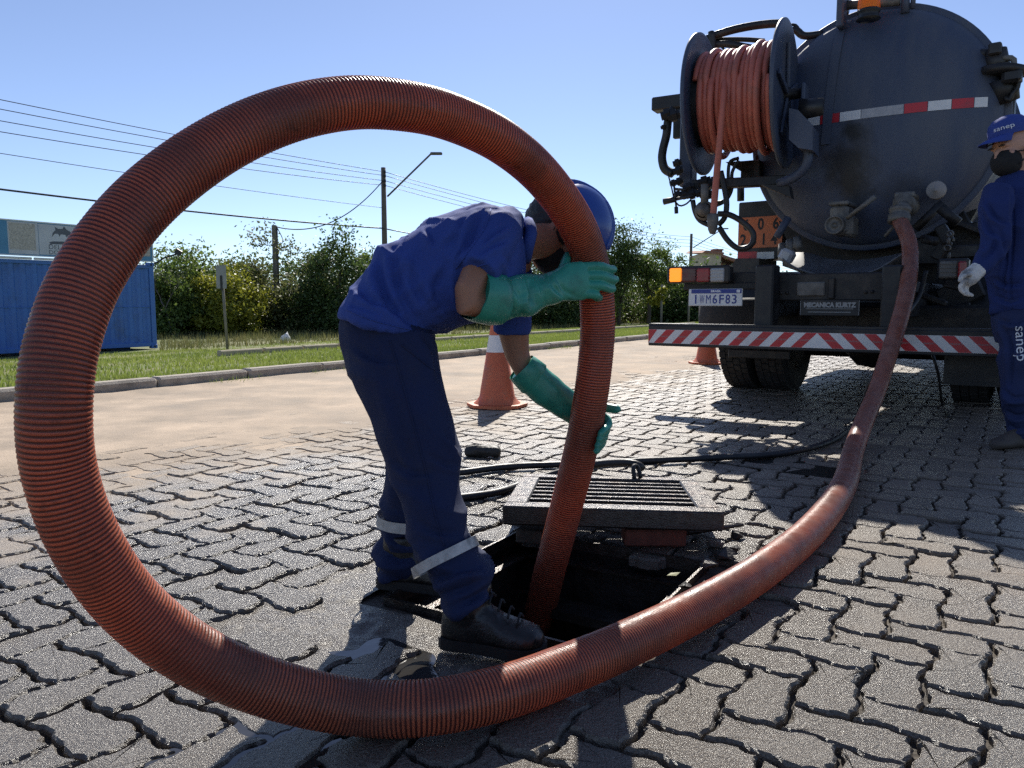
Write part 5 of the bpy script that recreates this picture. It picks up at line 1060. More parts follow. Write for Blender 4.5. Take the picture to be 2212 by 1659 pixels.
b_ = MB(); q = G(1570, 1142, .02); b_.cyl(G(1480, 1150, .03), G(1605, 1134, .03), .012, .006, 8); link('pry_bar', b_.mesh('pry_bar', M_STEEL), label='thin steel bar poking out to the right under the grate', cat='bar')
b_ = MB(); q = G(1044, 986); b_.loft([circ(q + gx * t + [0, 0, .03], np.array([0, 1.0, 0]), np.array([0, 0, 1.0]), r_, 12, r_ * .75) for t, r_ in ((-.1, .005), (-.09, .035), (-.03, .045), (.03, .04), (.08, .042), (.1, .01))])
link('mud_clod', setmat(solidify_remesh(b_, .008, 2, lambda c, n: .009 * sines(c, 60, 3)), M_CLOD), label='black lump of drain mud lying on the paving by the cone', cat='mud')
CHL = ['just right of the grate\'s front corner', 'largest at the pit\'s right corner', 'right of the largest chunk by the pit', 'at the right rim of the pit nearest the hose', 'farthest right by the steel bar', 'on the pit\'s right rim above the lying hose', 'under the grate right of the upright hose', 'smallest under the grate by the upright hose', 'under the grate\'s right half']
clods = [(1545, 1180, .03), (1560, 1205, .035), (1575, 1192, .028), (1530, 1225, .025), (1590, 1160, .022), (1480, 1270, .016), (1330, 1150, .02), (1300, 1165, .016), (1470, 1160, .018)]
for i, (px, py, r_) in enumerate(clods):
    q = G(px, py); bm_ = bmesh.new(); rr3 = random.Random(i)
    for _ in range(16): d3 = np.array([rr3.gauss(0, 1) for _ in range(3)]); d3 /= np.linalg.norm(d3); bm_.verts.new(q + d3 * r_ * np.array([1.25, 1, .7]) * rr3.uniform(.8, 1.1) + [0, 0, r_ * .35])
    bmesh.ops.convex_hull(bm_, input=bm_.verts); cm = D.meshes.new('rubble_chunk'); bm_.to_mesh(cm); bm_.free(); cm.materials.append(M_PAVER if i % 3 == 0 else M_CLOD)
    link('rubble_chunk', cm, label='dark chunk of broken paving ' + CHL[i], cat='rubble', group='rubble round the pit')

b_ = MB(); q = G(1455, 1243, .004); b_.poly([q + RT * x + np.array([0, y, z]) for x, y, z in ((-.02, 0, 0), (-.005, .012, .004), (.02, .004, .008), (.006, -.008, .002))]); link('fallen_leaf', b_.mesh('fallen_leaf', M_LEAF[2]), label='tiny yellow leaf caught in a paving joint right of the hose', cat='leaf')

# ------------------------------------------------------------------ people
def folds(amp, freq, seed, direction, lo=None, hi=None):
    d = np.asarray(direction, float); d /= np.linalg.norm(d)
    def f(c, n):
        w = sines(c, freq * .45, seed, 2); x = c @ d * freq + 2.2 * w; r = 1 - np.abs(np.sin(x)) ** .6
        m = .5 + .5 * sines(c, 6, seed + 1, 2)
        return amp * (r - .4) * np.clip(m, 0, 1) + amp * .35 * sines(c, freq * 1.6, seed + 2, 2)
    return f
def head_mesh(c, crown, face, s=1.0):
    """head and face pieces round centre c; crown and face directions"""
    crown = crown / np.linalg.norm(crown); face = face - crown * (face @ crown); face /= np.linalg.norm(face); side = np.cross(face, crown); b_ = MB()
    def E(o, r, n=16):
        o = np.asarray(o, float); rings = []
        for a in np.linspace(-math.pi / 2 + .05, math.pi / 2 - .05, 11): rings.append(circ(c + (crown * (o[0] + r[0] * math.sin(a)) + face * o[1] + side * o[2]) * s, face, side, r[1] * math.cos(a) * s, n, r[2] * math.cos(a) * s))
        b_.loft(rings)
    E((.025, -.01, 0), (.1, .098, .076)); E((-.03, .022, 0), (.088, .072, .062)); E((-.09, .05, 0), (.035, .04, .04)); E((-.015, .09, 0), (.03, .022, .014)); E((-.03, .1, 0), (.014, .018, .016))
    for sg in (-1, 1): E((-.02, -.005, sg * .076), (.032, .018, .01)); E((.022, .075, sg * .03), (.012, .014, .022)); E((-.025, .06, sg * .042), (.02, .022, .02))
    E((-.06, .085, 0), (.011, .012, .024)); return b_, crown, face, side
# --- bending worker at the drain
wk = thing('person', [-.25, 1.9, 0.0], 'worker in blue shirt, navy trousers and blue helmet bending over the drain with the hose', 'person')
crown = RT * .88 + UP * .47; face = RT * .47 - UP * .88; hc = P(1216, 494, 2.26)
hb, crown, face, side = head_mesh(hc, crown, face)
hb.loft(imgloft([(1085, 520, 2.10, 45, .06), (1120, 521, 2.14, 42, .055), (1160, 522, 2.2, 38, .052), (1195, 515, 2.25, 40, .055)]))
hb.loft(imgloft([(835, 700, 2.0, 70, .1), (880, 630, 2.02, 80, .1), (980, 575, 2.06, 80, .12), (1060, 540, 2.08, 66, .14), (1110, 525, 2.1, 45, .08)]))
hb.loft(imgloft([(1072, 505, 1.97, 36, .05), (1040, 570, 1.90, 34, .045), (1013, 632, 1.87, 33, .045), (1010, 655, 1.87, 32, .045), (1040, 660, 1.89, 31, .042), (1110, 645, 1.96, 28, .036), (1190, 620, 2.05, 22, .028)]))
hb.loft(imgloft([(1110, 560, 2.22, 38, .06), (1108, 650, 2.27, 34, .046), (1110, 720, 2.29, 33, .045), (1117, 765, 2.30, 27, .042), (1135, 805, 2.30, 22, .035), (1190, 855, 2.31, 19, .028)]))
link('body', setmat(solidify_remesh(hb, .0055, 5), M_SKIN), wk)
b_ = MB()
def seg2(bx, by, fx, fy, zb_, zf_, hd): a, c = P(bx, by, zb_), P(fx, fy, zf_); e = (c - a) / 2; m_ = (a + c) / 2; n_ = np.linalg.norm(e); return circ(m_, e / n_, np.array([0, 1.0, -.08]), n_, 28, hd, 2.5)
rings = [seg2(737, 692, 916, 738, 2.01, 2.01, .168), seg2(736, 682, 922, 731, 2.01, 2.01, .17), seg2(740, 668, 926, 727, 2.015, 2.015, .17), seg2(752, 648, 933, 722, 2.02, 2.02, .166), seg2(777, 614, 945, 718, 2.03, 2.03, .16), seg2(820, 550, 975, 710, 2.04, 2.04, .158), seg2(868, 522, 1003, 702, 2.05, 2.05, .165), seg2(920, 491, 1040, 692, 2.06, 2.06, .178), seg2(985, 461, 1082, 682, 2.07, 2.07, .19), seg2(1046, 448, 1112, 655, 2.08, 2.08, .195), seg2(1095, 459, 1130, 602, 2.1, 2.1, .165), seg2(1122, 474, 1136, 566, 2.12, 2.12, .11), seg2(1141, 484, 1141, 556, 2.14, 2.14, .078)]
b_.loft(rings)
b_.loft(imgloft([(1092, 486, 2.03, 34, .06), (1072, 512, 1.965, 46, .072), (1050, 556, 1.915, 48, .074), (1026, 597, 1.88, 46, .07)], 22))
b_.loft(imgloft([(1105, 590, 2.2, 46, .08), (1107, 660, 2.27, 41, .072), (1106, 718, 2.285, 40, .068)], 22))
SHIRT_FOLDS = [([(820, 556), (823, 608), (843, 658), (900, 711)], .016, 9), ([(850, 537), (862, 624), (896, 694)], .013, 9), ([(970, 571), (940, 624), (956, 662)], .011, 8), ([(1037, 457), (1012, 520), (992, 585)], .012, 7), ([(1091, 550), (1102, 578), (1096, 602)], .011, 6), ([(1046, 522), (1070, 505), (1094, 488)], .009, 5), ([(1035, 548), (1062, 530), (1092, 518)], .008, 6), ([(918, 492), (930, 512), (936, 528)], .009, 5), ([(775, 625), (800, 650), (850, 672)], .01, 8), ([(900, 560), (895, 610), (915, 655)], .008, 8), ([(1000, 480), (985, 510), (960, 530)], .008, 6), ([(990, 600), (1000, 650), (1030, 680)], .01, 8), ([(750, 655), (790, 672), (830, 683)], .006, 6)]
f1 = folds(.02, 22, 5, (.8, .1, .55)); f2 = folds(.014, 34, 9, (-.3, .2, .9)); f3 = folds(.011, 62, 15, (.7, -.3, -.5))
sh = setmat(solidify_remesh(b_, .006, 6, lambda c, n: np.maximum((f1(c, n) + .6 * f2(c, n) + .8 * f3(c, n)) * np.clip(.4 + .9 * sines(c, 5, 77, 2), .2, 1.1), -.004) + .003 + crease(c, n, SHIRT_FOLDS)), M_SHIRT); link('shirt', sh, wk)
b_ = MB(); cq = crom([P(1140, 480, 2.06), P(1148, 500, 2.0), P(1141, 530, 2.0), P(1135, 560, 2.06)], .02); b_.tube(cq, .016, 8); link('collar', b_.mesh('collar', M_SHIRT), wk)
b_ = MB()
b_.loft(imgloft([(834, 672, 2.04, 80, .11), (832, 705, 2.03, 100, .128), (838, 742, 2.01, 103, .14), (847, 790, 1.97, 95, .13), (856, 830, 1.96, 75, .1)], 26))
b_.loft(imgloft([(848, 738, 1.985, 80, .09), (851, 775, 1.955, 99, .108), (861, 820, 1.93, 98, .112), (884, 884, 1.91, 88, .102), (918, 1009, 1.88, 80, .096), (941, 1111, 1.84, 66, .086), (958, 1170, 1.82, 64, .084), (978, 1220, 1.80, 67, .086), (1003, 1266, 1.785, 68, .09), (1026, 1318, 1.775, 57, .083)], 24))
b_.loft(imgloft([(848, 730, 2.08, 84, .1), (868, 850, 2.12, 70, .1), (888, 980, 2.16, 58, .09), (878, 1100, 2.18, 50, .085), (866, 1195, 2.185, 52, .088), (864, 1246, 2.185, 54, .09)], 22))
fk = folds(.019, 21, 21, (.35, .1, .9))
TROUSER_FOLDS = [([(915, 728), (942, 765), (952, 820)], .01, 7), ([(760, 745), (800, 770), (850, 778)], .008, 7), ([(820, 780), (868, 930), (915, 1080)], .006, 9), ([(960, 935), (985, 965), (1000, 985)], .008, 6), ([(930, 985), (965, 1000), (1000, 1005)], .007, 6), ([(850, 1000), (885, 1020), (930, 1022)], .008, 7), ([(917, 1265), (975, 1240), (1035, 1225)], .012, 8), ([(945, 1290), (1010, 1268), (1060, 1240)], .012, 8), ([(985, 1312), (1030, 1290), (1075, 1262)], .01, 7), ([(905, 1130), (940, 1148), (990, 1150)], .007, 7), ([(838, 1150), (860, 1170), (900, 1172)], .008, 6), ([(830, 1195), (860, 1205), (900, 1200)], .009, 6)]
def trouser_disp(c, n):
    low = np.clip((.30 - c[:, 2]) / .2, 0, 1); return crease(c, n, TROUSER_FOLDS) + fk(c, n) * (.75 + 1.1 * low) + .006 * low * np.sin(c[:, 2] * 95 + 3 * np.sin(c[:, 0] * 18))
link('trousers', setmat(solidify_remesh(b_, .0065, 6, trouser_disp), M_TROUSER), wk)
for pts, nm in (([(958, 1193, 1.812, 74, .097), (965, 1214, 1.807, 75, .097)], 0), ([(875, 1112, 2.182, 60, .098), (873, 1134, 2.184, 60, .098)], 1)):
    r0 = imgloft(pts, 26); 
    if nm == 0:
        up_ = np.linspace(0, 2 * math.pi, 26, endpoint=False); tiltv = np.outer(np.cos(up_) * .012, [0, 0, 1.0]); r0 = [q - tiltv * (1 if (q[0] - q[13])[0] < 0 else -1) for q in r0]
    b_ = MB(); b_.loft(r0, cap=False); link('reflective_band', b_.mesh('reflective_band', M_BAND), wk)
# seams and pocket edges stitched on the trousers
def surf_line(obj_, pts, r, name, m, parent):
    bpy.context.view_layer.update(); q = []; o_ = Vector(C0) - wloc(obj_)
    pts = crom([(a, b2, 0.0) for a, b2 in pts], 6)
    for a, b2, _ in pts:
        d3 = ray(a, b2); d3 = d3 / np.linalg.norm(d3); h_ = obj_.ray_cast(o_, Vector(d3))
        if h_[0]: q.append(np.array(h_[1]) + np.array(wloc(obj_)) - d3 * r * .3)
    if len(q) > 2: b_ = MB(); b_.tube(np.array(q), r, 6); link(name, b_.mesh(name, m), parent)
tr_o = [c for c in wk.children if c.name.startswith('trousers')][0]; sh_o = [c for c in wk.children if c.name.startswith('shirt')][0]
surf_line(tr_o, [(842, 735), (862, 800), (885, 884), (918, 1009), (940, 1111), (960, 1180)], .0022, 'side_seam', M_TROUSER, tr_o)
surf_line(tr_o, [(868, 745), (905, 775), (938, 800)], .0025, 'pocket_edge', M_TROUSER, tr_o)
surf_line(sh_o, [(745, 668), (800, 690), (860, 706), (915, 718)], .002, 'hem_stitch', M_SHIRT, sh_o)
surf_line(sh_o, [(1000, 588), (1020, 580), (1045, 572), (1058, 570)], .002, 'sleeve_stitch', M_SHIRT, sh_o)
surf_line(sh_o, [(1060, 452), (1048, 490), (1022, 530), (985, 580)], .0022, 'shoulder_seam', M_SHIRT, sh_o)
# boots
def boot(heel, dirv, L_, shaft, name, tilt=0.0):
    dv_ = np.array([math.cos(dirv), math.sin(dirv), 0]); sv = np.array([-math.sin(dirv), math.cos(dirv), 0]); z = np.array([0, 0, 1.0]); b_ = MB(); rings = []
    for t, w, h in ((0, .02, .075), (.04, .033, .1), (.12, .039, .118), (.25, .041, .125), (.38, .041, .12), (.5, .043, .1), (.62, .047, .083), (.74, .05, .074), (.85, .048, .068), (.94, .04, .06), (1.0, .02, .045)):
        a = np.linspace(0, 2 * math.pi, 20, endpoint=False); x = np.sign(np.cos(a)) * np.abs(np.cos(a)) ** .75 * w; y = np.where(np.sin(a) > 0, np.sin(a) * (h - .03), np.sin(a) * .012) + .03
        rings.append(heel + dv_ * t * L_ + np.outer(x, sv) + np.outer(y, z))
    b_.loft(rings); sc = heel + dv_ * L_ * .24
    b_.loft([circ(sc + z * .07 + dv_ * 0, dv_, sv, .055, 18, .042), circ(sc + z * .12 + shaft * .3, dv_, sv, .055, 18, .045), circ(sc + z * .15 + shaft, dv_, sv, .05, 18, .044)])
    o = link(name, setmat(solidify_remesh(b_, .005, 3, lambda c, n: .0012 * sines(c, 90, 4)), M_BOOT), wk)
    b_ = MB(); ol = []
    for t, w in ((-.015, .024), (.03, .037), (.15, .041), (.35, .038), (.55, .044), (.72, .053), (.86, .051), (.96, .041), (1.02, .02)): ol.append((t, w))
    pts = [heel + dv_ * t * L_ + sv * w for t, w in ol] + [heel + dv_ * t * L_ - sv * w for t, w in reversed(ol)]; b_.prism([p + z * .0 for p in pts], z * .026); link('sole', b_.mesh('sole', M_SOLE), o)
    b_ = MB()
    for k in range(4):
        q = sc + dv_ * (.062 + .022 * k) + z * (.128 - .014 * k); b_.tube(crom([q - sv * .026 - z * .012, q + z * .004, q + sv * .026 - z * .012], .006), .003, 6)
    link('laces', b_.mesh('laces', M_MASK), o)
h1 = G(958, 1388); t1 = G(1185, 1403); dv1 = math.atan2(t1[1] - h1[1], t1[0] - h1[0]); boot(h1, dv1 - .12, np.linalg.norm(t1 - h1) * .97, np.array([.01, .01, 0]), 'boot')
h2 = G(822, 1262); boot(h2, rad(-12), .275, np.array([0, 0, .0]), 'boot')
# helmet
he = P(1238, 485, 2.26); b_ = MB(); Rh = .117; prof = [(Rh * 1.02, -.012), (Rh * 1.0, .0)] + [(Rh * math.cos(a), Rh * 1.0 * math.sin(a)) for a in np.linspace(.1, 1.5, 14)] + [(.001, Rh * 1.0)]
a_, b2_ = face, side
def dome(o, ax, prof, fx, sx2, n=40): return [np.asarray(o) + ax * h + np.outer(np.cos(t_ := np.linspace(0, 2 * math.pi, n, endpoint=False)) * max(r_, 1e-4) * fx, a_) + np.outer(np.sin(t_) * max(r_, 1e-4) * sx2, b2_) for r_, h in prof]
b_.loft(dome(he, crown, prof, 1.08, .93), cap=False); hel = link('helmet', b_.mesh('helmet', M_HELMET), wk, label='glossy blue safety helmet')
b_ = MB(); b_.loft(dome(he, crown, [(Rh * 1.0, .002), (Rh * 1.1, -.008), (Rh * 1.1, -.016), (Rh * 1.0, -.012)], 1.08, .93), cap=False)
V = [he + crown * -.01 + face * (Rh * 1.1 * math.cos(t)) + side * (Rh * .95 * math.sin(t)) for t in np.linspace(-1.1, 1.1, 12)] + [he + crown * -.028 + face * (Rh * 1.1 * math.cos(t) + .05 * math.cos(t * 1.3)) + side * (Rh * .95 * math.sin(t)) for t in np.linspace(-1.1, 1.1, 12)]
b_.add(V, [(i, i + 1, 13 + i, 12 + i) for i in range(11)], 0, True); link('helmet_brim', b_.mesh('helmet_brim', M_HELMET), hel)
b_ = MB()
for t in (-.035, 0, .035): b_.tube(np.array([he + crown * Rh * 1.0 * math.cos(q) + face * (Rh * 1.08 * math.sin(q)) + side * t * (1 + .1 * abs(q)) - crown * .012 * (abs(t) > 0) for q in np.linspace(-1.1, 1.1, 18)]), .006, 6)
link('helmet_ridge', b_.mesh('helmet_ridge', M_HELMET), hel)
b_ = MB(); b_.loft([circ(hc + crown * (.005 + .1 * math.sin(q)) + face * -.034, face, side, .088 * math.cos(q) ** .8, 20, .082 * math.cos(q) ** .8) for q in np.linspace(-1.35, 1.35, 11)]); link('hair', setmat(solidify_remesh(b_, .006, 2, lambda c, n: .003 * sines(c, 220, 6)), M_HAIR), wk)
def mask(person, c, crown, face, side, nm='face_mask', s=1.0):
    crown, face, side = crown * s, face * s, side * s
    b_ = MB(); b_.loft([circ(c + crown * (-.062 + .062 * math.sin(q)) + face * (.036 + .012 * math.cos(q)), face, side, .067 * math.cos(q) ** .6, 22, .064 * math.cos(q) ** .6) for q in np.linspace(-1.45, 1.45, 11)])
    me = setmat(solidify_remesh(b_, .006, 4, lambda cc, n: .0015 * sines(cc, 70, 2)), M_MASK); o = link(nm, me, person)
    b_ = MB()
    for sg in (-1, 1):
        for k in (-.03, -.09): b_.tube(crom([c + crown * k + face * .05 + side * sg * .066, c + crown * (k * .4 - .02) + face * .015 + side * sg * .079, c + crown * -.015 + face * -.012 + side * sg * .082], .01), .004, 6)
    link('mask_strap', b_.mesh('mask_strap', M_MASK), o)
mask(wk, hc, crown, face, side)
# gloves
def finger(b_, pts, r0, r1): q = crom(pts, .004); b_.tube(q, np.linspace(r0, r1, len(q)), 10); e = q[-1]; b_.loft([circ(e + (q[-1] - q[-3]) / np.linalg.norm(q[-1] - q[-3]) * h, *basis(q[-1] - q[-3]), r1 * k, 10) for h, k in ((-.002, 1), (r1 * .5, .85), (r1 * .85, .5), (r1, .1))])
b_ = MB()
b_.loft(imgloft([(1024, 637, 1.885, 52, .062), (1045, 643, 1.905, 54, .062), (1085, 646, 1.94, 50, .058), (1130, 640, 1.98, 44, .05), (1175, 626, 2.015, 37, .04), (1205, 616, 2.035, 35, .03), (1232, 609, 2.048, 42, .024), (1258, 606, 2.058, 42, .018), (1268, 605, 2.062, 36, .014)], 24))
for k, (y0, y1, xt, yt) in enumerate(((577, 575, 1318, 581), (596, 596, 1322, 603), (615, 617, 1316, 623), (632, 637, 1292, 642))):
    finger(b_, [P(1245, y0, 2.054), P(1268, (y0 + y1) / 2, 2.062), P(1296 - (k == 3) * 10, y1, 2.07), P(xt - 3, yt, 2.094), P(xt + (7 if k < 3 else 2), yt + 1, 2.118)], .0138, .0118)
finger(b_, [P(1206, 602, 2.045), P(1214, 584, 2.06), P(1221, 567, 2.08), P(1227, 552, 2.11)], .0165, .012)
gl_ = folds(.004, 40, 31, (.9, 0, .3))
def glove_disp(c, n): x = np.clip((P(1235, 610, 2.05)[0] - c[:, 0]) / .1, 0, 1); return crease(c, n, [([(1140, 600), (1150, 632), (1146, 664)], .006, 6), ([(1183, 588), (1196, 620), (1232, 648)], .006, 6), ([(1200, 596), (1218, 626), (1248, 642)], .004, 5), ([(1100, 610), (1120, 640), (1122, 672)], .005, 6), ([(1165, 600), (1172, 630), (1176, 655)], .004, 5)]) + gl_(c, n) * x + .0045 * x * np.sin(c[:, 0] * 60 + 2 * np.sin(c[:, 2] * 40))
gv = link('glove', setmat(solidify_remesh(b_, .003, 2, glove_disp), M_GLOVE), wk, label='green rubber gauntlet glove flat against the hose')
b_ = MB(); b_.loft(imgloft([(1021, 636, 1.882, 54, .066), (1030, 639, 1.89, 57, .068), (1060, 645, 1.917, 58, .068), (1074, 646, 1.93, 56, .066), (1075, 646, 1.931, 51, .06)], 28), cap=False); link('cuff', b_.mesh('cuff', M_GLOVE), gv)
b_ = MB()
b_.loft(imgloft([(1128, 795, 2.295, 33, .05), (1150, 815, 2.3, 37, .052), (1180, 842, 2.31, 37, .05), (1212, 867, 2.318, 33, .042), (1238, 886, 2.325, 31, .032), (1262, 900, 2.33, 35, .024), (1285, 908, 2.328, 34, .02), (1296, 911, 2.32, 26, .016)], 24))
finger(b_, [P(1268, 884, 2.325), P(1290, 880, 2.32), P(1312, 881, 2.29), P(1333, 884, 2.27)], .0155, .0115)
for k in range(4):
    y = 894 + 13 * k; finger(b_, [P(1278 - 2 * k, y, 2.325), P(1306 - 3 * k, y + 8, 2.305), P(1315 - 4 * k, y + 22, 2.262), P(1306 - 4 * k, y + 34, 2.22), P(1298 - 3 * k, y + 42, 2.205)], .0132, .0105)
gv = link('glove', setmat(solidify_remesh(b_, .0036, 3, lambda c, n: .0025 * sines(c, 45, 8)), M_GLOVE), wk, label='green rubber gauntlet glove gripping the hose from behind')
b_ = MB(); b_.loft(imgloft([(1126, 793, 2.294, 35, .054), (1132, 799, 2.296, 37, .056), (1153, 818, 2.303, 40, .056), (1156, 820, 2.304, 37, .052)], 28), cap=False); link('cuff', b_.mesh('cuff', M_GLOVE), gv)

# --- worker standing at the right by the truck
rp = G(2185, 960); rw = thing('person', [rp[0], rp[1], 0], 'worker in navy overalls, blue cap and black mask standing beside the truck', 'person'); ZC = rp[1] * CP + .08
crown2 = UP * .95 - RT * .22 - np.array([0, .05, 0]); face2 = -RT * .96 - np.array([0, .26, 0]) - UP * .22; hc2 = P(2186, 322, ZC)
HS = 1.14; hb, crown2, face2, side2 = head_mesh(hc2, crown2, face2, HS)
hb.loft(imgloft([(2196, 340, ZC, 28, .065), (2206, 372, ZC, 27, .06), (2216, 400, ZC + .01, 30, .07)])); hb.loft(imgloft([(2216, 400, ZC, 34, .1), (2205, 470, ZC, 42, .14), (2205, 600, ZC, 40, .14), (2200, 680, ZC, 38, .13)]))
link('body', setmat(solidify_remesh(hb, .006, 4), M_SKIN2), rw)
b_ = MB()
b_.loft(imgloft([(2214, 378, ZC, 30, .075), (2208, 398, ZC, 52, .13), (2200, 425, ZC, 62, .19), (2194, 480, ZC, 60, .2), (2192, 560, ZC, 54, .18), (2194, 640, ZC, 52, .175), (2197, 672, ZC, 50, .175)], 26))
b_.loft(imgloft([(2160, 412, ZC - .14, 32, .07), (2152, 450, ZC - .18, 33, .07), (2150, 510, ZC - .2, 29, .065), (2140, 548, ZC - .21, 27, .06), (2118, 578, ZC - .22, 21, .05), (2108, 590, ZC - .225, 18, .045)], 20))
b_.loft(imgloft([(2235, 415, ZC + .16, 34, .07), (2240, 500, ZC + .22, 30, .065), (2225, 580, ZC + .22, 24, .05), (2205, 610, ZC + .2, 18, .045)], 20))
fo = folds(.026, 17, 41, (.4, .2, .85)); JF = [([(2132, 438), (2150, 468), (2178, 480)], .02, 5), ([(2152, 515), (2142, 542), (2122, 562)], .016, 5), ([(2162, 500), (2174, 560), (2166, 625)], .02, 5), ([(2186, 410), (2188, 500), (2182, 600), (2184, 668)], .014, 4), ([(2150, 600), (2175, 615), (2205, 612)], .016, 5), ([(2148, 640), (2180, 650), (2210, 642)], .014, 5), ([(2128, 470), (2140, 500), (2165, 512)], .014, 5)]
link('overall_jacket', setmat(solidify_remesh(b_, .007, 4, lambda c, n: fo(c, n) + crease(c, n, JF)), M_NAVY2), rw)
b_ = MB(); b_.loft(imgloft([(2196, 650, ZC, 48, .165), (2197, 700, ZC, 46, .165), (2198, 740, ZC, 44, .15)], 24))
b_.loft(imgloft([(2196, 700, ZC - .08, 39, .1), (2200, 780, ZC - .09, 36, .1), (2195, 850, ZC - .09, 32, .085), (2204, 920, ZC - .08, 28, .075), (2208, 948, ZC - .08, 27, .075)], 22)); b_.loft(imgloft([(2205, 700, ZC + .08, 40, .1), (2222, 790, ZC + .1, 36, .1), (2232, 870, ZC + .12, 30, .08), (2240, 935, ZC + .13, 27, .075)], 22))
fo = folds(.024, 18, 47, (.3, .2, .9)); TF2 = [([(2165, 700), (2185, 760), (2180, 830)], .016, 5), ([(2168, 845), (2190, 860), (2218, 858)], .016, 5), ([(2172, 890), (2195, 900), (2220, 895)], .018, 5), ([(2175, 920), (2200, 928), (2225, 922)], .016, 4), ([(2160, 690), (2190, 700), (2212, 690)], .012, 4)]
link('overall_trousers', setmat(solidify_remesh(b_, .008, 4, lambda c, n: fo(c, n) + crease(c, n, TF2)), mat('navy_overall_trousers', (.014, .024, .08), .88, col2=(.018, .03, .1), scale=6)), rw)
for px, zz in ((2206, -.08), (2240, .13)):
    c = P(px, 950, ZC + zz); c[2] = 0; b_ = MB(); d_ = np.array([-.93, -.37, 0]); e_ = np.array([.37, -.93, 0]); rings = []
    for t, w, h in ((-.08, .02, .06), (-.06, .036, .09), (0, .042, .12), (.06, .043, .11), (.11, .046, .085), (.16, .05, .07), (.2, .042, .06), (.225, .018, .04)):
        a = np.linspace(0, 2 * math.pi, 16, endpoint=False); rings.append(c + d_ * t + np.outer(np.cos(a) * w, e_) + np.outer(np.where(np.sin(a) > 0, np.sin(a) * (h - .03), np.sin(a) * .03) + .03, [0, 0, 1.0]))
    b_.loft(rings); link('boot', setmat(solidify_remesh(b_, .008, 2), mat('dusty_leather', (.07, .055, .045), .7)), rw)
b_ = MB(); zz = ZC - .23
b_.loft(imgloft([(2116, 580, zz, 17, .036), (2104, 590, zz, 18, .034), (2092, 600, zz, 19, .03), (2082, 610, zz, 15, .026)], 16))
for k, (dx, dy) in enumerate(((0, 0), (5, 2), (10, 4), (14, 5))): finger(b_, [P(2088 + dx * .6, 604 + dy, zz - .03 + .018 * k), P(2075 + dx, 616 + dy, zz - .03 + .018 * k), P(2076 + dx, 628 + dy, zz - .025 + .018 * k), P(2086 + dx, 636 + dy * .5, zz - .02 + .018 * k)], .0115, .0095)
finger(b_, [P(2098, 592, zz - .03), P(2082, 596, zz - .05), P(2073, 606, zz - .05)], .0125, .01)
link('glove', setmat(solidify_remesh(b_, .0045, 2, lambda c, n: .0015 * sines(c, 120, 4)), M_KNIT), rw, label='grubby white knitted work glove')
cc = hc2 + crown2 * .078 * HS - face2 * .005; b_ = MB(); a_, b2_ = face2, side2
b_.loft(dome(cc, crown2, [(.098 * HS, -.012), (.1 * HS, .0), (.098 * HS, .026 * HS), (.089 * HS, .052 * HS), (.066 * HS, .074 * HS), (.03 * HS, .086 * HS), (.001, .088 * HS)], 1.06, .84), cap=False); cp_ = link('cap', b_.mesh('cap', M_CAP), rw)
V = []
for f in (0, .5, 1):
    for t in np.linspace(-1.0, 1.0, 14): V.append(cc + crown2 * (-.006 - .026 * f ** 1.5 - .014 * f * t * t) + face2 * (.103 * HS * math.cos(t) + .105 * f * math.cos(t * 1.35)) + side2 * (.084 * HS * math.sin(t) * (1 - .04 * f)))
V = np.array(V); V2 = V - crown2 * .005; Fs = [(g * 14 + i, g * 14 + i + 1, (g + 1) * 14 + i + 1, (g + 1) * 14 + i) for g in range(2) for i in range(13)]
Fs += [tuple(42 + q for q in reversed(f)) for f in Fs] + [(28 + i, 29 + i, 71 + i, 70 + i) for i in range(13)]
b_ = MB(); b_.add(np.concatenate([V, V2]), Fs, 0, True); link('cap_visor', b_.mesh('cap_visor', M_CAP), cp_)
b_ = MB(); tv, tf = text_mesh('sanep', .042); V = []
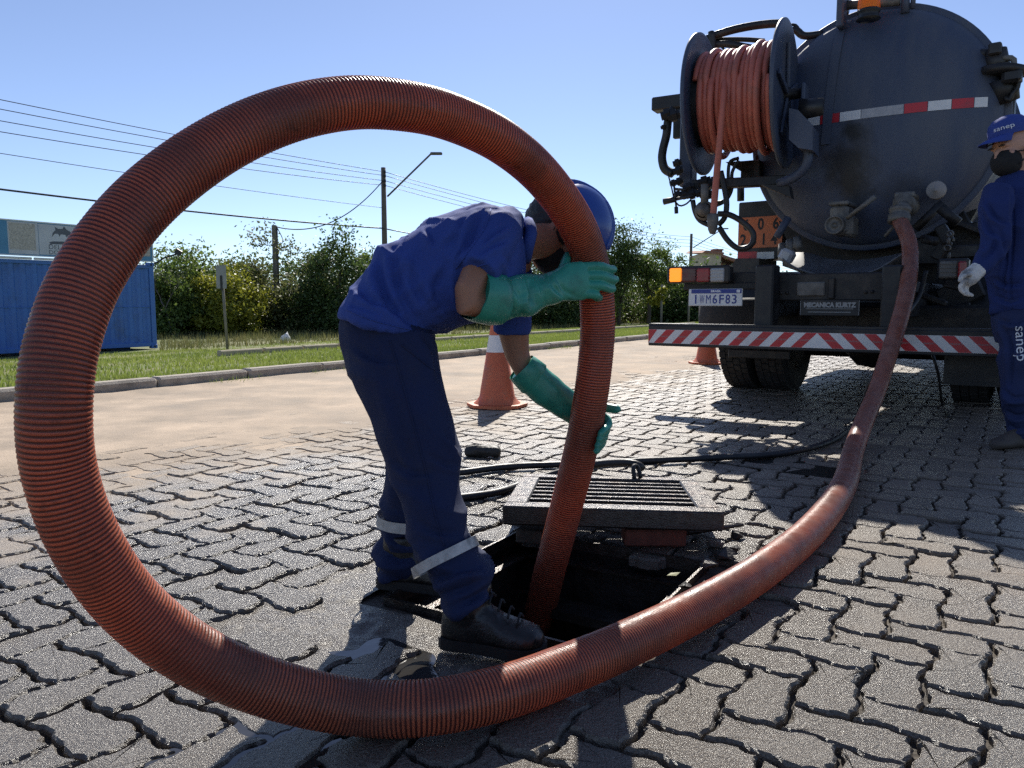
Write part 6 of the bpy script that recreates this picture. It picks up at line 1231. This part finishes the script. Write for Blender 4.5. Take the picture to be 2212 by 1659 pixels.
for x, y, _ in tv:
    ang2 = .62 + x / .1; h_ = .03 + y * .85; rr2 = HS * .101 * math.sqrt(max(.05, 1 - (max(h_, 0) / .096) ** 2.6)) + .007; V.append(cc + crown2 * h_ + face2 * (rr2 * 1.06 * math.cos(ang2)) - side2 * -(rr2 * .84 * math.sin(ang2)) * (1 if side2[1] < 0 else -1))
b_.add(V, tf); link('cap_lettering', b_.mesh('cap_lettering', M_WINK), cp_)
mask(rw, hc2 + crown2 * .01, crown2, face2, side2, s=HS * 1.06)
b_ = MB()
for sg in (-1, 1): q = hc2 + (crown2 * .024 + face2 * .094 + side2 * sg * .032) * HS; b_.tube(np.array([q - side2 * .018 - crown2 * .004, q + face2 * .003, q + side2 * .018 - crown2 * .002]), [.003, .0055, .003], 6); q = q + crown2 * .02 - face2 * .002; b_.tube(np.array([q - side2 * .02, q + crown2 * .004, q + side2 * .02]), [.003, .004, .003], 6)
link('eyes_and_brows', b_.mesh('eyes_and_brows', M_HAIR), rw)
# lettering on the near trouser leg, wrapped on the surface
leg = [c for c in rw.children if c.name.startswith('overall_trousers')][0]; dg = bpy.context.evaluated_depsgraph_get()
def wrap_text(s, size, origin_px, rightpx, uppx, obj_, off, name, m, zc):
    tv, tf = text_mesh(s, size); V = []; M_ = obj_.matrix_world; sc_ = F / zc
    for x, y, _ in tv:
        px = origin_px[0] + (x * rightpx[0] + y * uppx[0]) * sc_; py = origin_px[1] + (x * rightpx[1] + y * uppx[1]) * sc_
        r_ = ray(px, py); r_ /= np.linalg.norm(r_); o_ = Vector(C0) - wloc(obj_); hit = obj_.ray_cast(o_, Vector(r_))
        p = np.array(hit[1]) + np.array(wloc(obj_)) if hit[0] else P(px, py, zc); V.append(p - r_ * off)
    b_ = MB(); b_.add(V, tf); link(name, b_.mesh(name, m), obj_)
bpy.context.view_layer.update()
try:
    wrap_text('sanep', .085, (2205, 742), (0.05, 1), (1, -.05), leg, .006, 'leg_lettering', M_WINK, ZC - .15)
except Exception as ex: print('lettering', ex)
